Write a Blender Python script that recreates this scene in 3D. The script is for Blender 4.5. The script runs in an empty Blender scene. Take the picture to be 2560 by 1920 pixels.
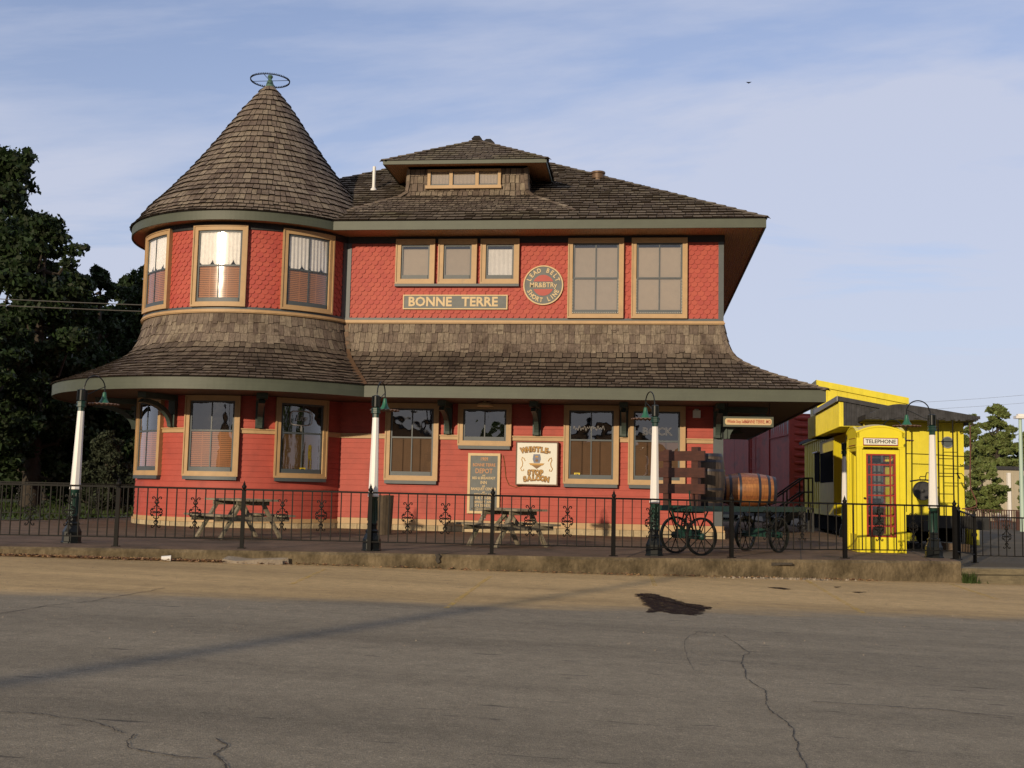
import bpy, math, random, colorsys
import numpy as np
from mathutils import Vector, Matrix
random.seed(7); np.random.seed(7)
R=math.radians; PI=math.pi
scn=bpy.context.scene
col=scn.collection
# ---------------------------------------------------------------- camera
F=2790.; YAW,PIT,ROL=R(6.58),R(5.49),R(1.195)
EYE=1.43
cam=bpy.data.cameras.new('camera'); co=bpy.data.objects.new('camera',cam); col.objects.link(co)
fw=Vector((-math.sin(YAW)*math.cos(PIT),math.cos(YAW)*math.cos(PIT),math.sin(PIT)))
_r0=Vector((math.cos(YAW),math.sin(YAW),0)); _u0=_r0.cross(fw)
cr=math.cos(ROL)*_r0+math.sin(ROL)*_u0; cu=-math.sin(ROL)*_r0+math.cos(ROL)*_u0
m=Matrix((cr,cu,-fw)).transposed().to_4x4(); m.translation=(0,0,EYE); co.matrix_world=m
cam.sensor_width=36; cam.lens=F/2560*36; cam.clip_end=3000; cam.clip_start=.1
scn.camera=co
# ---------------------------------------------------------------- sky, sun, exposure
SUN_EL,SUN_AZ=R(12.6),R(21)      # the sun stands low behind the viewer's left shoulder
w=bpy.data.worlds.new('World'); scn.world=w; w.use_nodes=True
nt=w.node_tree; nt.nodes.clear(); N=nt.nodes.new; L=nt.links.new
out=N('ShaderNodeOutputWorld'); bg=N('ShaderNodeBackground'); sky=N('ShaderNodeTexSky')
sky.sky_type='NISHITA'; sky.sun_disc=False; sky.sun_elevation=SUN_EL
sky.sun_rotation=R(180)+SUN_AZ; sky.air_density=1.0; sky.dust_density=1.2; sky.ozone_density=2.2
tc=N('ShaderNodeTexCoord'); sep=N('ShaderNodeSeparateXYZ'); L(tc.outputs['Generated'],sep.inputs[0])
# thin streaky high cloud: noise on the direction projected to a flat cloud layer
mx=N('ShaderNodeMath'); mx.operation='MAXIMUM'; mx.inputs[1].default_value=.03; L(sep.outputs[2],mx.inputs[0])
ad=N('ShaderNodeMath'); ad.operation='ADD'; ad.inputs[1].default_value=.12; L(mx.outputs[0],ad.inputs[0])
dx=N('ShaderNodeMath'); dx.operation='DIVIDE'; L(sep.outputs[0],dx.inputs[0]); L(ad.outputs[0],dx.inputs[1])
dy=N('ShaderNodeMath'); dy.operation='DIVIDE'; L(sep.outputs[1],dy.inputs[0]); L(ad.outputs[0],dy.inputs[1])
cmb=N('ShaderNodeCombineXYZ'); L(dx.outputs[0],cmb.inputs[0]); L(dy.outputs[0],cmb.inputs[1])
mp=N('ShaderNodeMapping'); mp.inputs['Rotation'].default_value=(0,0,R(62)); mp.inputs['Scale'].default_value=(.6,1.45,1); mp.inputs['Location'].default_value=(3.1,1.4,0)
L(cmb.outputs[0],mp.inputs[0])
no=N('ShaderNodeTexNoise'); no.inputs['Scale'].default_value=.9; no.inputs['Detail'].default_value=8; no.inputs['Roughness'].default_value=.58; no.inputs['Distortion'].default_value=.35
L(mp.outputs[0],no.inputs[0])
rp=N('ShaderNodeValToRGB'); rp.color_ramp.elements[0].position=.42; rp.color_ramp.elements[0].color=(.06,.06,.06,1); rp.color_ramp.elements[1].position=.66; rp.color_ramp.elements[1].color=(.9,.9,.9,1)
L(no.outputs[0],rp.inputs[0])
# more veil towards the right and towards the horizon
hz=N('ShaderNodeMapRange'); hz.inputs['From Min'].default_value=0; hz.inputs['From Max'].default_value=.42; hz.inputs['To Min'].default_value=.66; hz.inputs['To Max'].default_value=0.0; L(sep.outputs[2],hz.inputs['Value'])
rt=N('ShaderNodeMapRange'); rt.inputs['From Min'].default_value=-.45; rt.inputs['From Max'].default_value=.35; rt.inputs['To Min'].default_value=.22; rt.inputs['To Max'].default_value=.42; L(sep.outputs[0],rt.inputs['Value'])
a1=N('ShaderNodeMath'); a1.operation='ADD'; L(hz.outputs[0],a1.inputs[0]); L(rt.outputs[0],a1.inputs[1])
a2=N('ShaderNodeMath'); a2.operation='ADD'; a2.use_clamp=True; L(a1.outputs[0],a2.inputs[0]); L(rp.outputs[0],a2.inputs[1])
a3=N('ShaderNodeMath'); a3.operation='MULTIPLY'; a3.inputs[1].default_value=.86; L(a2.outputs[0],a3.inputs[0])
mixc=N('ShaderNodeMixRGB'); L(a3.outputs[0],mixc.inputs[0]); tint=N('ShaderNodeMixRGB'); tint.blend_type='MULTIPLY'; tint.inputs[0].default_value=1; tint.inputs[2].default_value=(.97,1.03,1.28,1); L(sky.outputs[0],tint.inputs[1]); L(tint.outputs[0],mixc.inputs[1]); mixc.inputs[2].default_value=(4.65,4.9,5.9,1)
bk=N('ShaderNodeMapRange'); bk.inputs['From Min'].default_value=.25; bk.inputs['From Max'].default_value=-.35; bk.inputs['To Min'].default_value=0; bk.inputs['To Max'].default_value=.93; L(sep.outputs[1],bk.inputs['Value'])
mix2=N('ShaderNodeMixRGB'); L(bk.outputs[0],mix2.inputs[0]); L(mixc.outputs[0],mix2.inputs[1]); mix2.inputs[2].default_value=(2.3,2.3,2.5,1)  # unseen sky behind the viewer dimmed to lessen fill under the porch
L(mix2.outputs[0],bg.inputs[0]); bg.inputs[1].default_value=.13; L(bg.outputs[0],out.inputs[0])
sl=bpy.data.lights.new('sun','SUN'); sl.energy=3.5; sl.angle=R(.55); sl.color=(1,.82,.58)
so=bpy.data.objects.new('sun',sl); col.objects.link(so)
so.rotation_euler=Vector((math.sin(SUN_AZ)*math.cos(SUN_EL),math.cos(SUN_AZ)*math.cos(SUN_EL),-math.sin(SUN_EL))).to_track_quat('-Z','Y').to_euler()
vs=scn.view_settings; vs.view_transform='Standard'; vs.look='None'; vs.exposure=0.0; vs.gamma=1
# ---------------------------------------------------------------- measuring helpers (a photo point on a real plane)
def ray(x,y): return fw+(x-1280)/F*cr-(y-960)/F*cu
E0=Vector((0,0,EYE))
def atY(x,y,Y): d=ray(x,y); return E0+d*(Y/d.y)
def atZ(x,y,Z): d=ray(x,y); return E0+d*((Z-EYE)/d.z)
def zplat(X): return .378-.0035*(max(-16,min(9,X))-8)
def zroad(X): return .02+.0185*(5.5-max(-14,min(12,X)))
def plat(x,y):
    q=atZ(x,y,.4)
    for _ in range(8): q=atZ(x,y,zplat(q.x))
    return q
def road(x,y,dz=0):
    q=atZ(x,y,.1)
    for _ in range(40): q=(q+atZ(x,y,zroad(q.x)+dz))*.5
    return q
def depthpt(x,y,d): return E0+ray(x,y)*d
# ---------------------------------------------------------------- materials
def mat(name,c,rough=.6,metal=0,spec=.5,var=0,vs_=6,island=0,grain=None,bump=0,bscale=40,stretch=(1,1,1),c2=None,c2lo=.45,c2hi=.6,c2s=1.5,coat=0,emis=None,hue=0):
    m=bpy.data.materials.new(name); m.use_nodes=True; t=m.node_tree; b=t.nodes['Principled BSDF']; n=t.nodes.new; l=t.links.new
    b.inputs['Roughness'].default_value=rough; b.inputs['Metallic'].default_value=metal; b.inputs['Specular IOR Level'].default_value=spec
    if coat: b.inputs['Coat Weight'].default_value=coat
    tcd=n('ShaderNodeTexCoord'); mpn=n('ShaderNodeMapping'); mpn.inputs['Scale'].default_value=stretch; l(tcd.outputs['Object'],mpn.inputs[0])
    rgb=n('ShaderNodeRGB'); rgb.outputs[0].default_value=(*c,1); cur=rgb.outputs[0]
    if c2:
        t2=n('ShaderNodeTexNoise'); t2.inputs['Scale'].default_value=c2s; t2.inputs['Detail'].default_value=7; t2.inputs['Roughness'].default_value=.62; l(mpn.outputs[0],t2.inputs[0])
        r2=n('ShaderNodeMapRange'); r2.inputs['From Min'].default_value=c2lo; r2.inputs['From Max'].default_value=c2hi; l(t2.outputs[0],r2.inputs['Value'])
        mm=n('ShaderNodeMixRGB'); l(r2.outputs[0],mm.inputs[0]); l(cur,mm.inputs[1]); mm.inputs[2].default_value=(*c2,1); cur=mm.outputs[0]
    def hsv(fac,lo,hi,cur,hl=None):
        h=n('ShaderNodeHueSaturation'); r=n('ShaderNodeMapRange'); r.inputs['To Min'].default_value=lo; r.inputs['To Max'].default_value=hi
        l(fac,r.inputs['Value']); l(r.outputs[0],h.inputs['Value']); l(cur,h.inputs['Color'])
        if hl:
            r_=n('ShaderNodeMapRange'); r_.inputs['To Min'].default_value=.5-hl; r_.inputs['To Max'].default_value=.5+hl; l(fac,r_.inputs['Value']); l(r_.outputs[0],h.inputs['Hue'])
        return h.outputs[0]
    if var:
        t1=n('ShaderNodeTexNoise'); t1.inputs['Scale'].default_value=vs_; t1.inputs['Detail'].default_value=6; t1.inputs['Roughness'].default_value=.65; l(mpn.outputs[0],t1.inputs[0]); 
        rr=n('ShaderNodeMapRange'); rr.inputs['From Min'].default_value=.28; rr.inputs['From Max'].default_value=.72; l(t1.outputs[0],rr.inputs['Value'])
        cur=hsv(rr.outputs[0],1-var,1+var,cur)
    if island:
        g=n('ShaderNodeNewGeometry'); cur=hsv(g.outputs['Random Per Island'],1-island,1+island,cur,hue or None)
    if grain:
        mg=n('ShaderNodeMapping'); mg.inputs['Scale'].default_value=grain[1]; l(tcd.outputs['Object'],mg.inputs[0])
        tg=n('ShaderNodeTexNoise'); tg.inputs['Scale'].default_value=1; tg.inputs['Detail'].default_value=4; l(mg.outputs[0],tg.inputs[0])
        rr=n('ShaderNodeMapRange'); rr.inputs['From Min'].default_value=.3; rr.inputs['From Max'].default_value=.7; l(tg.outputs[0],rr.inputs['Value'])
        cur=hsv(rr.outputs[0],1-grain[0],1+grain[0],cur)
    l(cur,b.inputs['Base Color'])
    if bump:
        tb=n('ShaderNodeTexNoise'); tb.inputs['Scale'].default_value=bscale; tb.inputs['Detail'].default_value=5; l(mpn.outputs[0],tb.inputs[0])
        bp=n('ShaderNodeBump'); bp.inputs['Strength'].default_value=bump; bp.inputs['Distance'].default_value=.02; l(tb.outputs[0],bp.inputs['Height']); l(bp.outputs[0],b.inputs['Normal'])
    if emis: b.inputs['Emission Color'].default_value=(*emis[0],1); b.inputs['Emission Strength'].default_value=emis[1]
    return m
M={}
M['red']=mat('red_paint',(.42,.079,.057),.62,var=.10,vs_=3,bump=.12,bscale=60,c2=(.33,.065,.05),c2lo=.5,c2hi=.75,c2s=2.2,spec=.35)
M['scale']=mat('red_scale_paint',(.43,.082,.060),.6,var=.08,vs_=2.5,island=.055,hue=.003,bump=.15,bscale=60,spec=.35)
M['cream']=mat('cream_trim',(.46,.30,.15),.55,var=.10,vs_=4,bump=.05,c2=(.36,.25,.15),c2lo=.6,c2hi=.8,c2s=5)
M['green']=mat('grey_green_trim',(.070,.080,.056),.55,var=.12,vs_=3,grain=(.06,(1,1,30)))
M['slate']=mat('slate_trim',(.072,.085,.095),.5,var=.12,vs_=5)
M['bracket']=mat('dark_green_trim',(.045,.065,.055),.55,var=.15)
M['shingle']=mat('cedar_shingle',(.145,.112,.086),.85,spec=.25,island=.33,hue=.012,var=.18,vs_=9,grain=(.20,(38,38,4)),c2=(.058,.043,.033),c2lo=.49,c2hi=.70,c2s=.75,bump=.5,bscale=70)
M['shingle_pale']=mat('silvered_shingle',(.190,.150,.118),.85,spec=.25,island=.30,hue=.014,var=.22,vs_=8,grain=(.28,(34,34,3)),c2=(.08,.057,.042),c2lo=.52,c2hi=.72,c2s=1.3,bump=.5,bscale=70)
M['shingle_roof']=mat('asphalt_brown_shingle',(.150,.120,.092),.88,spec=.22,island=.28,hue=.012,var=.2,vs_=6,grain=(.14,(34,34,5)),c2=(.105,.09,.042),c2lo=.5,c2hi=.72,c2s=.6,bump=.5,bscale=70)
M['butt']=mat('end_grain_and_gap_shade',(.022,.016,.012),.95,spec=.1)  # end grain at the butts; on the sides it paints shade into the gaps
M['deck']=mat('roof_felt',(.02,.017,.015),.9)  # black left showing between shingles in place of the shadow there
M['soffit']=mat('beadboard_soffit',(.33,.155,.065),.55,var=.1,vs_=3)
def beadboard(m,axis):
    t=m.node_tree; b=t.nodes['Principled BSDF']; wv=t.nodes.new('ShaderNodeTexWave'); wv.inputs['Scale'].default_value=5.5; wv.bands_direction=axis
    tcd=[x for x in t.nodes if x.type=='TEX_COORD'][0]; t.links.new(tcd.outputs['Object'],wv.inputs[0])
    bp=t.nodes.new('ShaderNodeBump'); bp.inputs['Strength'].default_value=.6; bp.inputs['Distance'].default_value=.01; t.links.new(wv.outputs[1],bp.inputs['Height']); t.links.new(bp.outputs[0],b.inputs['Normal'])
beadboard(M['soffit'],'X')
M['copper']=mat('weathered_flashing',(.14,.085,.05),.55,metal=.3,var=.25)
M['stone']=mat('limestone',(.42,.33,.20),.85,island=.15,var=.25,vs_=9,bump=.7,bscale=18)
M['concrete']=mat('concrete',(.17,.115,.078),.9,spec=.2,var=.28,vs_=1.6,grain=(.16,(14,14,14)),c2=(.085,.065,.045),c2lo=.5,c2hi=.68,c2s=1.1,bump=.5,bscale=30)
M['curb']=mat('old_curb_concrete',(.165,.128,.078),.92,spec=.2,var=.3,vs_=3,grain=(.2,(22,22,9)),c2=(.075,.058,.034),c2lo=.42,c2hi=.65,c2s=2.2,bump=1,bscale=22)
M['iron']=mat('black_iron',(.006,.0055,.005),.6,spec=.22,var=.3)
M['darkgreen']=mat('dark_green_enamel',(.008,.038,.028),.4,var=.2)
M['shadegreen']=mat('green_shade_enamel',(.02,.12,.07),.35,var=.15)
M['lampblack']=mat('lamp_black',(.006,.008,.008),.4,spec=.35)
M['white']=mat('white_enamel',(.78,.76,.74),.38,var=.03)
M['rust']=mat('rusty_disc',(.16,.09,.06),.7,var=.3,vs_=20)
M['yellow']=mat('yellow_enamel',(.78,.66,.025),.35,var=.05,vs_=3,coat=.15)
M['cabyellow']=mat('caboose_yellow',(.74,.63,.025),.5,var=.12,vs_=2,grain=(.05,(12,12,1)),c2=(.42,.33,.05),c2lo=.62,c2hi=.85,c2s=2)
M['booth_red']=mat('booth_red',(.30,.025,.018),.4,var=.1)
M['boxcar']=mat('boxcar_oxide',(.36,.036,.026),.5,var=.3,vs_=1.5,grain=(.12,(3,3,.3)),c2=(.10,.02,.02),c2lo=.5,c2hi=.7)
M['chalk']=mat('chalky_paint',(.40,.40,.42),.8,var=.2)
M['black']=mat('black_paint',(.012,.012,.013),.5,var=.3)
M['roofgrey']=mat('tar_roof',(.035,.035,.04),.75,var=.3,grain=(.3,(8,8,8)))
M['galv']=mat('grey_flashing',(.25,.25,.26),.5,metal=.2,var=.15)
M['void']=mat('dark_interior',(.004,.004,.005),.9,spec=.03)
M['wood_grey']=mat('weathered_wood',(.22,.185,.13),.85,var=.25,vs_=5,grain=(.3,(4,30,30)),c2=(.07,.075,.045),c2lo=.5,c2hi=.7,c2s=3,bump=.3)
M['rackwood']=mat('red_brown_board',(.06,.02,.012),.6,var=.3,grain=(.2,(5,5,40)))
M['oak']=mat('oak_stave',(.26,.10,.032),.38,island=.28,hue=.01,var=.25,vs_=4,grain=(.25,(3,40,40)),spec=.5,coat=.25)
M['oakdark']=mat('dark_oak_stave',(.055,.038,.026),.5,island=.25,var=.3,grain=(.3,(30,30,3)))
M['hoop']=mat('hoop_iron',(.05,.05,.065),.4,metal=.6,var=.2)
M['blind']=mat('wood_blind',(.46,.19,.065),.5,var=.12,vs_=3)
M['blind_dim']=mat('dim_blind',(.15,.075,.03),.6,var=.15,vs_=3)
M['shade']=mat('beige_shade',(.47,.41,.35),.8,var=.05)
M['curtain']=mat('lace_curtain',(.85,.85,.88),.9,var=.08,vs_=10)
M['signwhite']=mat('sign_white',(.74,.73,.66),.4)
M['signgrey']=mat('sign_slate',(.115,.125,.125),.55,var=.18,vs_=6)
M['signcream']=mat('sign_cream',(.62,.46,.25),.55,var=.08,vs_=9)
M['signred']=mat('sign_red',(.40,.045,.03),.5,var=.1)
M['signorange']=mat('sign_orange',(.55,.26,.11),.55)
M['signbrown']=mat('sign_brown',(.20,.10,.03),.5)
M['signgold']=mat('sign_gold',(.50,.27,.05),.5)
M['signblue']=mat('sign_bluegrey',(.16,.18,.26),.5)
M['neon']=mat('unlit_neon_tube',(.42,.40,.39),.2)
M['stickyel']=mat('sticker_yellow',(.75,.55,.02),.5)
M['bark']=mat('bark',(.045,.035,.026),.9,var=.3,vs_=8,bump=.6)
M['leafshaded']=mat('shaded_leaf',(.026,.044,.014),.6,spec=.3,island=.5,hue=.02)  # near-black colour holds the shade lying on the left trees
M['leafmid']=mat('green_leaf',(.165,.20,.06),.6,spec=.3,island=.4,hue=.02)
M['bushleaf']=mat('grey_green_leaf',(.05,.06,.035),.7,spec=.2,island=.45,hue=.02)
M['siding']=mat('pale_metal_siding',(.42,.37,.28),.6,var=.06,vs_=.4)
M['grass']=mat('grass_blade',(.05,.075,.02),.8,spec=.2,island=.4,hue=.02)
M['litter']=mat('dry_leaf',(.27,.15,.08),.9,island=.6,hue=.02)
M['pebble']=mat('pebble',(.26,.21,.155),.9,island=.5)
M['stain']=mat('oil_stain',(.026,.014,.011),.95,spec=.08,var=.45,vs_=14,c2=(.05,.033,.024),c2lo=.5,c2hi=.65,c2s=9)
M['crack']=mat('crack_dark',(.05,.043,.036),.95,var=.4)
M['timber']=mat('timber_wall',(.17,.14,.085),.9,var=.35,vs_=2,grain=(.25,(3,20,25)),bump=.5)
M['roadbrown']=mat('chip',(.2,.2,.18),.9)
t=M['stain'].node_tree; b=t.nodes['Principled BSDF']; tr=t.nodes.new('ShaderNodeBsdfTransparent'); ms=t.nodes.new('ShaderNodeMixShader'); nz=t.nodes.new('ShaderNodeTexNoise'); nz.inputs['Scale'].default_value=11; nz.inputs['Detail'].default_value=9; nz.inputs['Roughness'].default_value=.8
rg=t.nodes.new('ShaderNodeMapRange'); rg.inputs['From Min'].default_value=.36; rg.inputs['From Max'].default_value=.50; rg.inputs['To Min'].default_value=.25; rg.inputs['To Max'].default_value=.95; tcn=t.nodes.new('ShaderNodeTexCoord'); t.links.new(tcn.outputs['Object'],nz.inputs[0]); t.links.new(nz.outputs[0],rg.inputs['Value']); t.links.new(rg.outputs[0],ms.inputs[0]); t.links.new(tr.outputs[0],ms.inputs[1]); t.links.new(b.outputs[0],ms.inputs[2]); t.links.new(ms.outputs[0],t.nodes['Material Output'].inputs[0])
for k in ('leafshaded','leafmid','bushleaf','grass'):
    t=M[k].node_tree; b=t.nodes['Principled BSDF']; src=b.inputs['Base Color'].links[0].from_socket
    tr=t.nodes.new('ShaderNodeBsdfTranslucent'); t.links.new(src,tr.inputs[0]); ms=t.nodes.new('ShaderNodeMixShader'); ms.inputs[0].default_value=.3
    o=t.nodes['Material Output']; t.links.new(b.outputs[0],ms.inputs[1]); t.links.new(tr.outputs[0],ms.inputs[2]); t.links.new(ms.outputs[0],o.inputs[0])
def glassmat(name,base,fres,tint,rough=.015,wav=.25,wsc=2.5):
    m=bpy.data.materials.new(name); m.use_nodes=True; t=m.node_tree; t.nodes.clear(); n=t.nodes.new; l=t.links.new
    o=n('ShaderNodeOutputMaterial'); mi=n('ShaderNodeMixShader'); tr=n('ShaderNodeBsdfTransparent'); tr.inputs[0].default_value=(*tint,1)
    gl=n('ShaderNodeBsdfGlossy'); gl.inputs['Roughness'].default_value=rough; gl.inputs[0].default_value=(.95,.95,.95,1)
    fr=n('ShaderNodeFresnel'); fr.inputs[0].default_value=1.5; ma=n('ShaderNodeMath'); ma.operation='MULTIPLY_ADD'; ma.use_clamp=True; ma.inputs[1].default_value=fres; ma.inputs[2].default_value=base
    tcn=n('ShaderNodeTexCoord'); tn=n('ShaderNodeTexNoise'); tn.inputs['Scale'].default_value=wsc; tn.inputs['Detail'].default_value=1; l(tcn.outputs['Object'],tn.inputs[0])
    bp=n('ShaderNodeBump'); bp.inputs['Strength'].default_value=wav; bp.inputs['Distance'].default_value=.02; l(tn.outputs[0],bp.inputs['Height']); l(bp.outputs[0],gl.inputs['Normal'])
    l(fr.outputs[0],ma.inputs[0]); l(ma.outputs[0],mi.inputs[0]); l(tr.outputs[0],mi.inputs[1]); l(gl.outputs[0],mi.inputs[2]); l(mi.outputs[0],o.inputs[0]); return m
M['glass']=glassmat('window_glass',.17,1.2,(.90,.88,.84))
M['glass_curved']=glassmat('curved_glass',.07,1.0,(.9,.88,.84),rough=.085,wav=.15)
M['boothglass']=glassmat('booth_glass',.05,1.0,(.85,.88,.86))
# ---------------------------------------------------------------- mesh builder
def wm(o): return (wm(o.parent) if o.parent else Matrix())@o.matrix_basis
class MB:
    def __init__(s,mtx=None): s.v=[]; s.f=[]; s.mi=[]; s.m=mtx; s.cur=0
    def add(s,vs_,fs,mtx=None):
        b=len(s.v); 
        for p in vs_:
            p=Vector(p)
            if mtx is not None: p=mtx@p
            if s.m is not None: p=s.m@p
            s.v.append(tuple(p))
        for f in fs: s.f.append(tuple(b+i for i in f)); s.mi.append(s.cur)
        return s
    def box(s,x0,x1,y0,y1,z0,z1,mtx=None):
        vs_=[(x,y,z) for z in (z0,z1) for y in (y0,y1) for x in (x0,x1)]
        return s.add(vs_,[(0,2,3,1),(4,5,7,6),(0,1,5,4),(2,6,7,3),(0,4,6,2),(1,3,7,5)],mtx)
    def beam(s,a,b,wd,ht,up=(0,0,1)):
        a=Vector(a); b=Vector(b); d=(b-a); ln=d.length; d.normalize(); upv=Vector(up)
        if abs(d.dot(upv))>.98: upv=Vector((0,1,0))
        x=d.cross(upv).normalized(); z=x.cross(d); mt=Matrix((x,d,z)).transposed().to_4x4(); mt.translation=a
        return s.box(-wd/2,wd/2,0,ln,-ht/2,ht/2,mt)
    def tube(s,pts,r,n=8,close=False,cap=True,mtx=None):
        pts=[Vector(p) for p in pts]; k=len(pts); rs=r if isinstance(r,(list,tuple)) else [r]*k; vs_=[]; fs=[]; px=None
        for i,p in enumerate(pts):
            if close: t=(pts[(i+1)%k]-pts[i-1])
            else: t=pts[min(i+1,k-1)]-pts[max(i-1,0)]
            t.normalize()
            if px is None: a=Vector((0,0,1)) if abs(t.z)<.9 else Vector((1,0,0)); px=t.cross(a).normalized()
            else: px=(px-t*px.dot(t)).normalized()
            py=t.cross(px)
            for j in range(n):
                q=2*PI*j/n; vs_.append(p+px*math.cos(q)*rs[i]+py*math.sin(q)*rs[i])
        for i in range(k if close else k-1):
            for j in range(n):
                a=i*n+j; b=i*n+(j+1)%n; c=((i+1)%k)*n+(j+1)%n; d=((i+1)%k)*n+j; fs.append((a,b,c,d))
        if cap and not close: fs.append(tuple(range(n))[::-1]); fs.append(tuple((k-1)*n+j for j in range(n)))
        return s.add(vs_,fs,mtx)
    def lathe(s,prof,n=24,c=(0,0,0),a0=0,a1=2*PI,mtx=None,rot=0):
        full=abs(a1-a0-2*PI)<1e-6; m_=n if full else n+1; vs_=[]; fs=[]
        for r,z in prof:
            for j in range(m_):
                a=rot+a0+(a1-a0)*j/n; vs_.append((c[0]+r*math.cos(a),c[1]+r*math.sin(a),c[2]+z))
        for i in range(len(prof)-1):
            for j in range(n):
                j2=(j+1)%m_; fs.append((i*m_+j,i*m_+j2,(i+1)*m_+j2,(i+1)*m_+j))
        return s.add(vs_,fs,mtx)
    def prism(s,poly,y0,y1,mtx=None):   # polygon in local xz, extruded along y
        n=len(poly); vs_=[(x,y0,z) for x,z in poly]+[(x,y1,z) for x,z in poly]
        fs=[tuple(range(n)),tuple(range(2*n-1,n-1,-1))]+[(i,i+n,(i+1)%n+n,(i+1)%n) for i in range(n)]
        return s.add(vs_,fs,mtx)
    def build(s,name,mats,parent=None,smooth=False):
        me=bpy.data.meshes.new(name)
        v=s.v
        if parent is not None:
            inv=wm(parent).inverted(); v=[tuple(inv@Vector(p)) for p in v]
        me.from_pydata(v,[],s.f); 
        if not isinstance(mats,(list,tuple)): mats=[mats]
        for mm in mats: me.materials.append(mm)
        if len(mats)>1: me.polygons.foreach_set('material_index',s.mi)
        import bmesh
        bm=bmesh.new(); bm.from_mesh(me); bmesh.ops.recalc_face_normals(bm,faces=bm.faces)
        if smooth:
            for f in bm.faces: f.smooth=True
            for e in bm.edges:
                if len(e.link_faces)==2 and e.calc_face_angle(0)>R(38): e.smooth=False
        bm.to_mesh(me); bm.free()
        o=bpy.data.objects.new(name,me); col.objects.link(o)
        if parent is not None: o.parent=parent
        return o
def tag(o,label=None,cat=None,group=None,kind=None):
    if label: o['label']=label
    if cat: o['category']=cat
    if group: o['group']=group
    if kind: o['kind']=kind
    return o
def empty(name,loc,label,cat,group=None,rz=0):
    o=bpy.data.objects.new(name,None); col.objects.link(o); o.location=loc; o.rotation_euler=(0,0,rz); o.empty_display_size=.2
    return tag(o,label,cat,group)
def copy_tree(o,parent=None):
    c=o.copy(); col.objects.link(c)
    if parent is not None: c.parent=parent
    for ch in list(o.children): copy_tree(ch,c)
    return c
def text_geo(body,size,bold=0.0,extr=.004,sx=1.0,spacing=1.0,shear=0):
    cu_=bpy.data.curves.new('tmp_text','FONT'); cu_.body=body; cu_.size=size; cu_.align_x='CENTER'; cu_.align_y='CENTER'; cu_.extrude=extr; cu_.offset=bold; cu_.resolution_u=2; cu_.space_character=spacing; cu_.shear=shear
    o=bpy.data.objects.new('tmp_text',cu_); col.objects.link(o); dg=bpy.context.evaluated_depsgraph_get(); dg.update(); ev=o.evaluated_get(dg); me=ev.to_mesh()
    vs_=[(v.co.x*sx,v.co.y,v.co.z) for v in me.vertices]; fs=[tuple(p.vertices) for p in me.polygons]; ev.to_mesh_clear(); bpy.data.objects.remove(o); bpy.data.curves.remove(cu_)
    return vs_,fs
# wall mappings: (along, outward, up) -> world
YF=27.24; XR=1.975; XJ=-7.40
TX,TY,TR=-10.078,28.473,2.912
flat=lambda x,d,z: Vector((x,YF-d,z))
def curved(x,d,z): a=x/TR; return Vector((TX+(TR+d)*math.sin(a),TY-(TR+d)*math.cos(a),z))
right_side=lambda x,d,z: Vector((XR+d,YF+x,z))
def mbox(mb,fn,x0,x1,d0,d1,z0,z1,nx=1):
    vs_=[]; fs=[]
    for i in range(nx+1):
        x=x0+(x1-x0)*i/nx
        vs_+=[fn(x,d0,z0),fn(x,d1,z0),fn(x,d1,z1),fn(x,d0,z1)]
    for i in range(nx):
        for j in range(4): fs.append((4*i+j,4*i+(j+1)%4,4*i+4+(j+1)%4,4*i+4+j))
    fs+=[(0,1,2,3),(4*nx+3,4*nx+2,4*nx+1,4*nx)]
    mb.add(vs_,fs)
def mfan(mb,fn,prof,x0,x1,nx):   # extrude a (d,z) open profile along the wall
    vs_=[]; fs=[]; k=len(prof)
    for i in range(nx+1):
        x=x0+(x1-x0)*i/nx
        vs_+=[fn(x,d,z) for d,z in prof]
    for i in range(nx):
        for j in range(k-1): fs.append((k*i+j,k*i+j+1,k*i+k+j+1,k*i+k+j))
    mb.add(vs_,fs)
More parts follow.
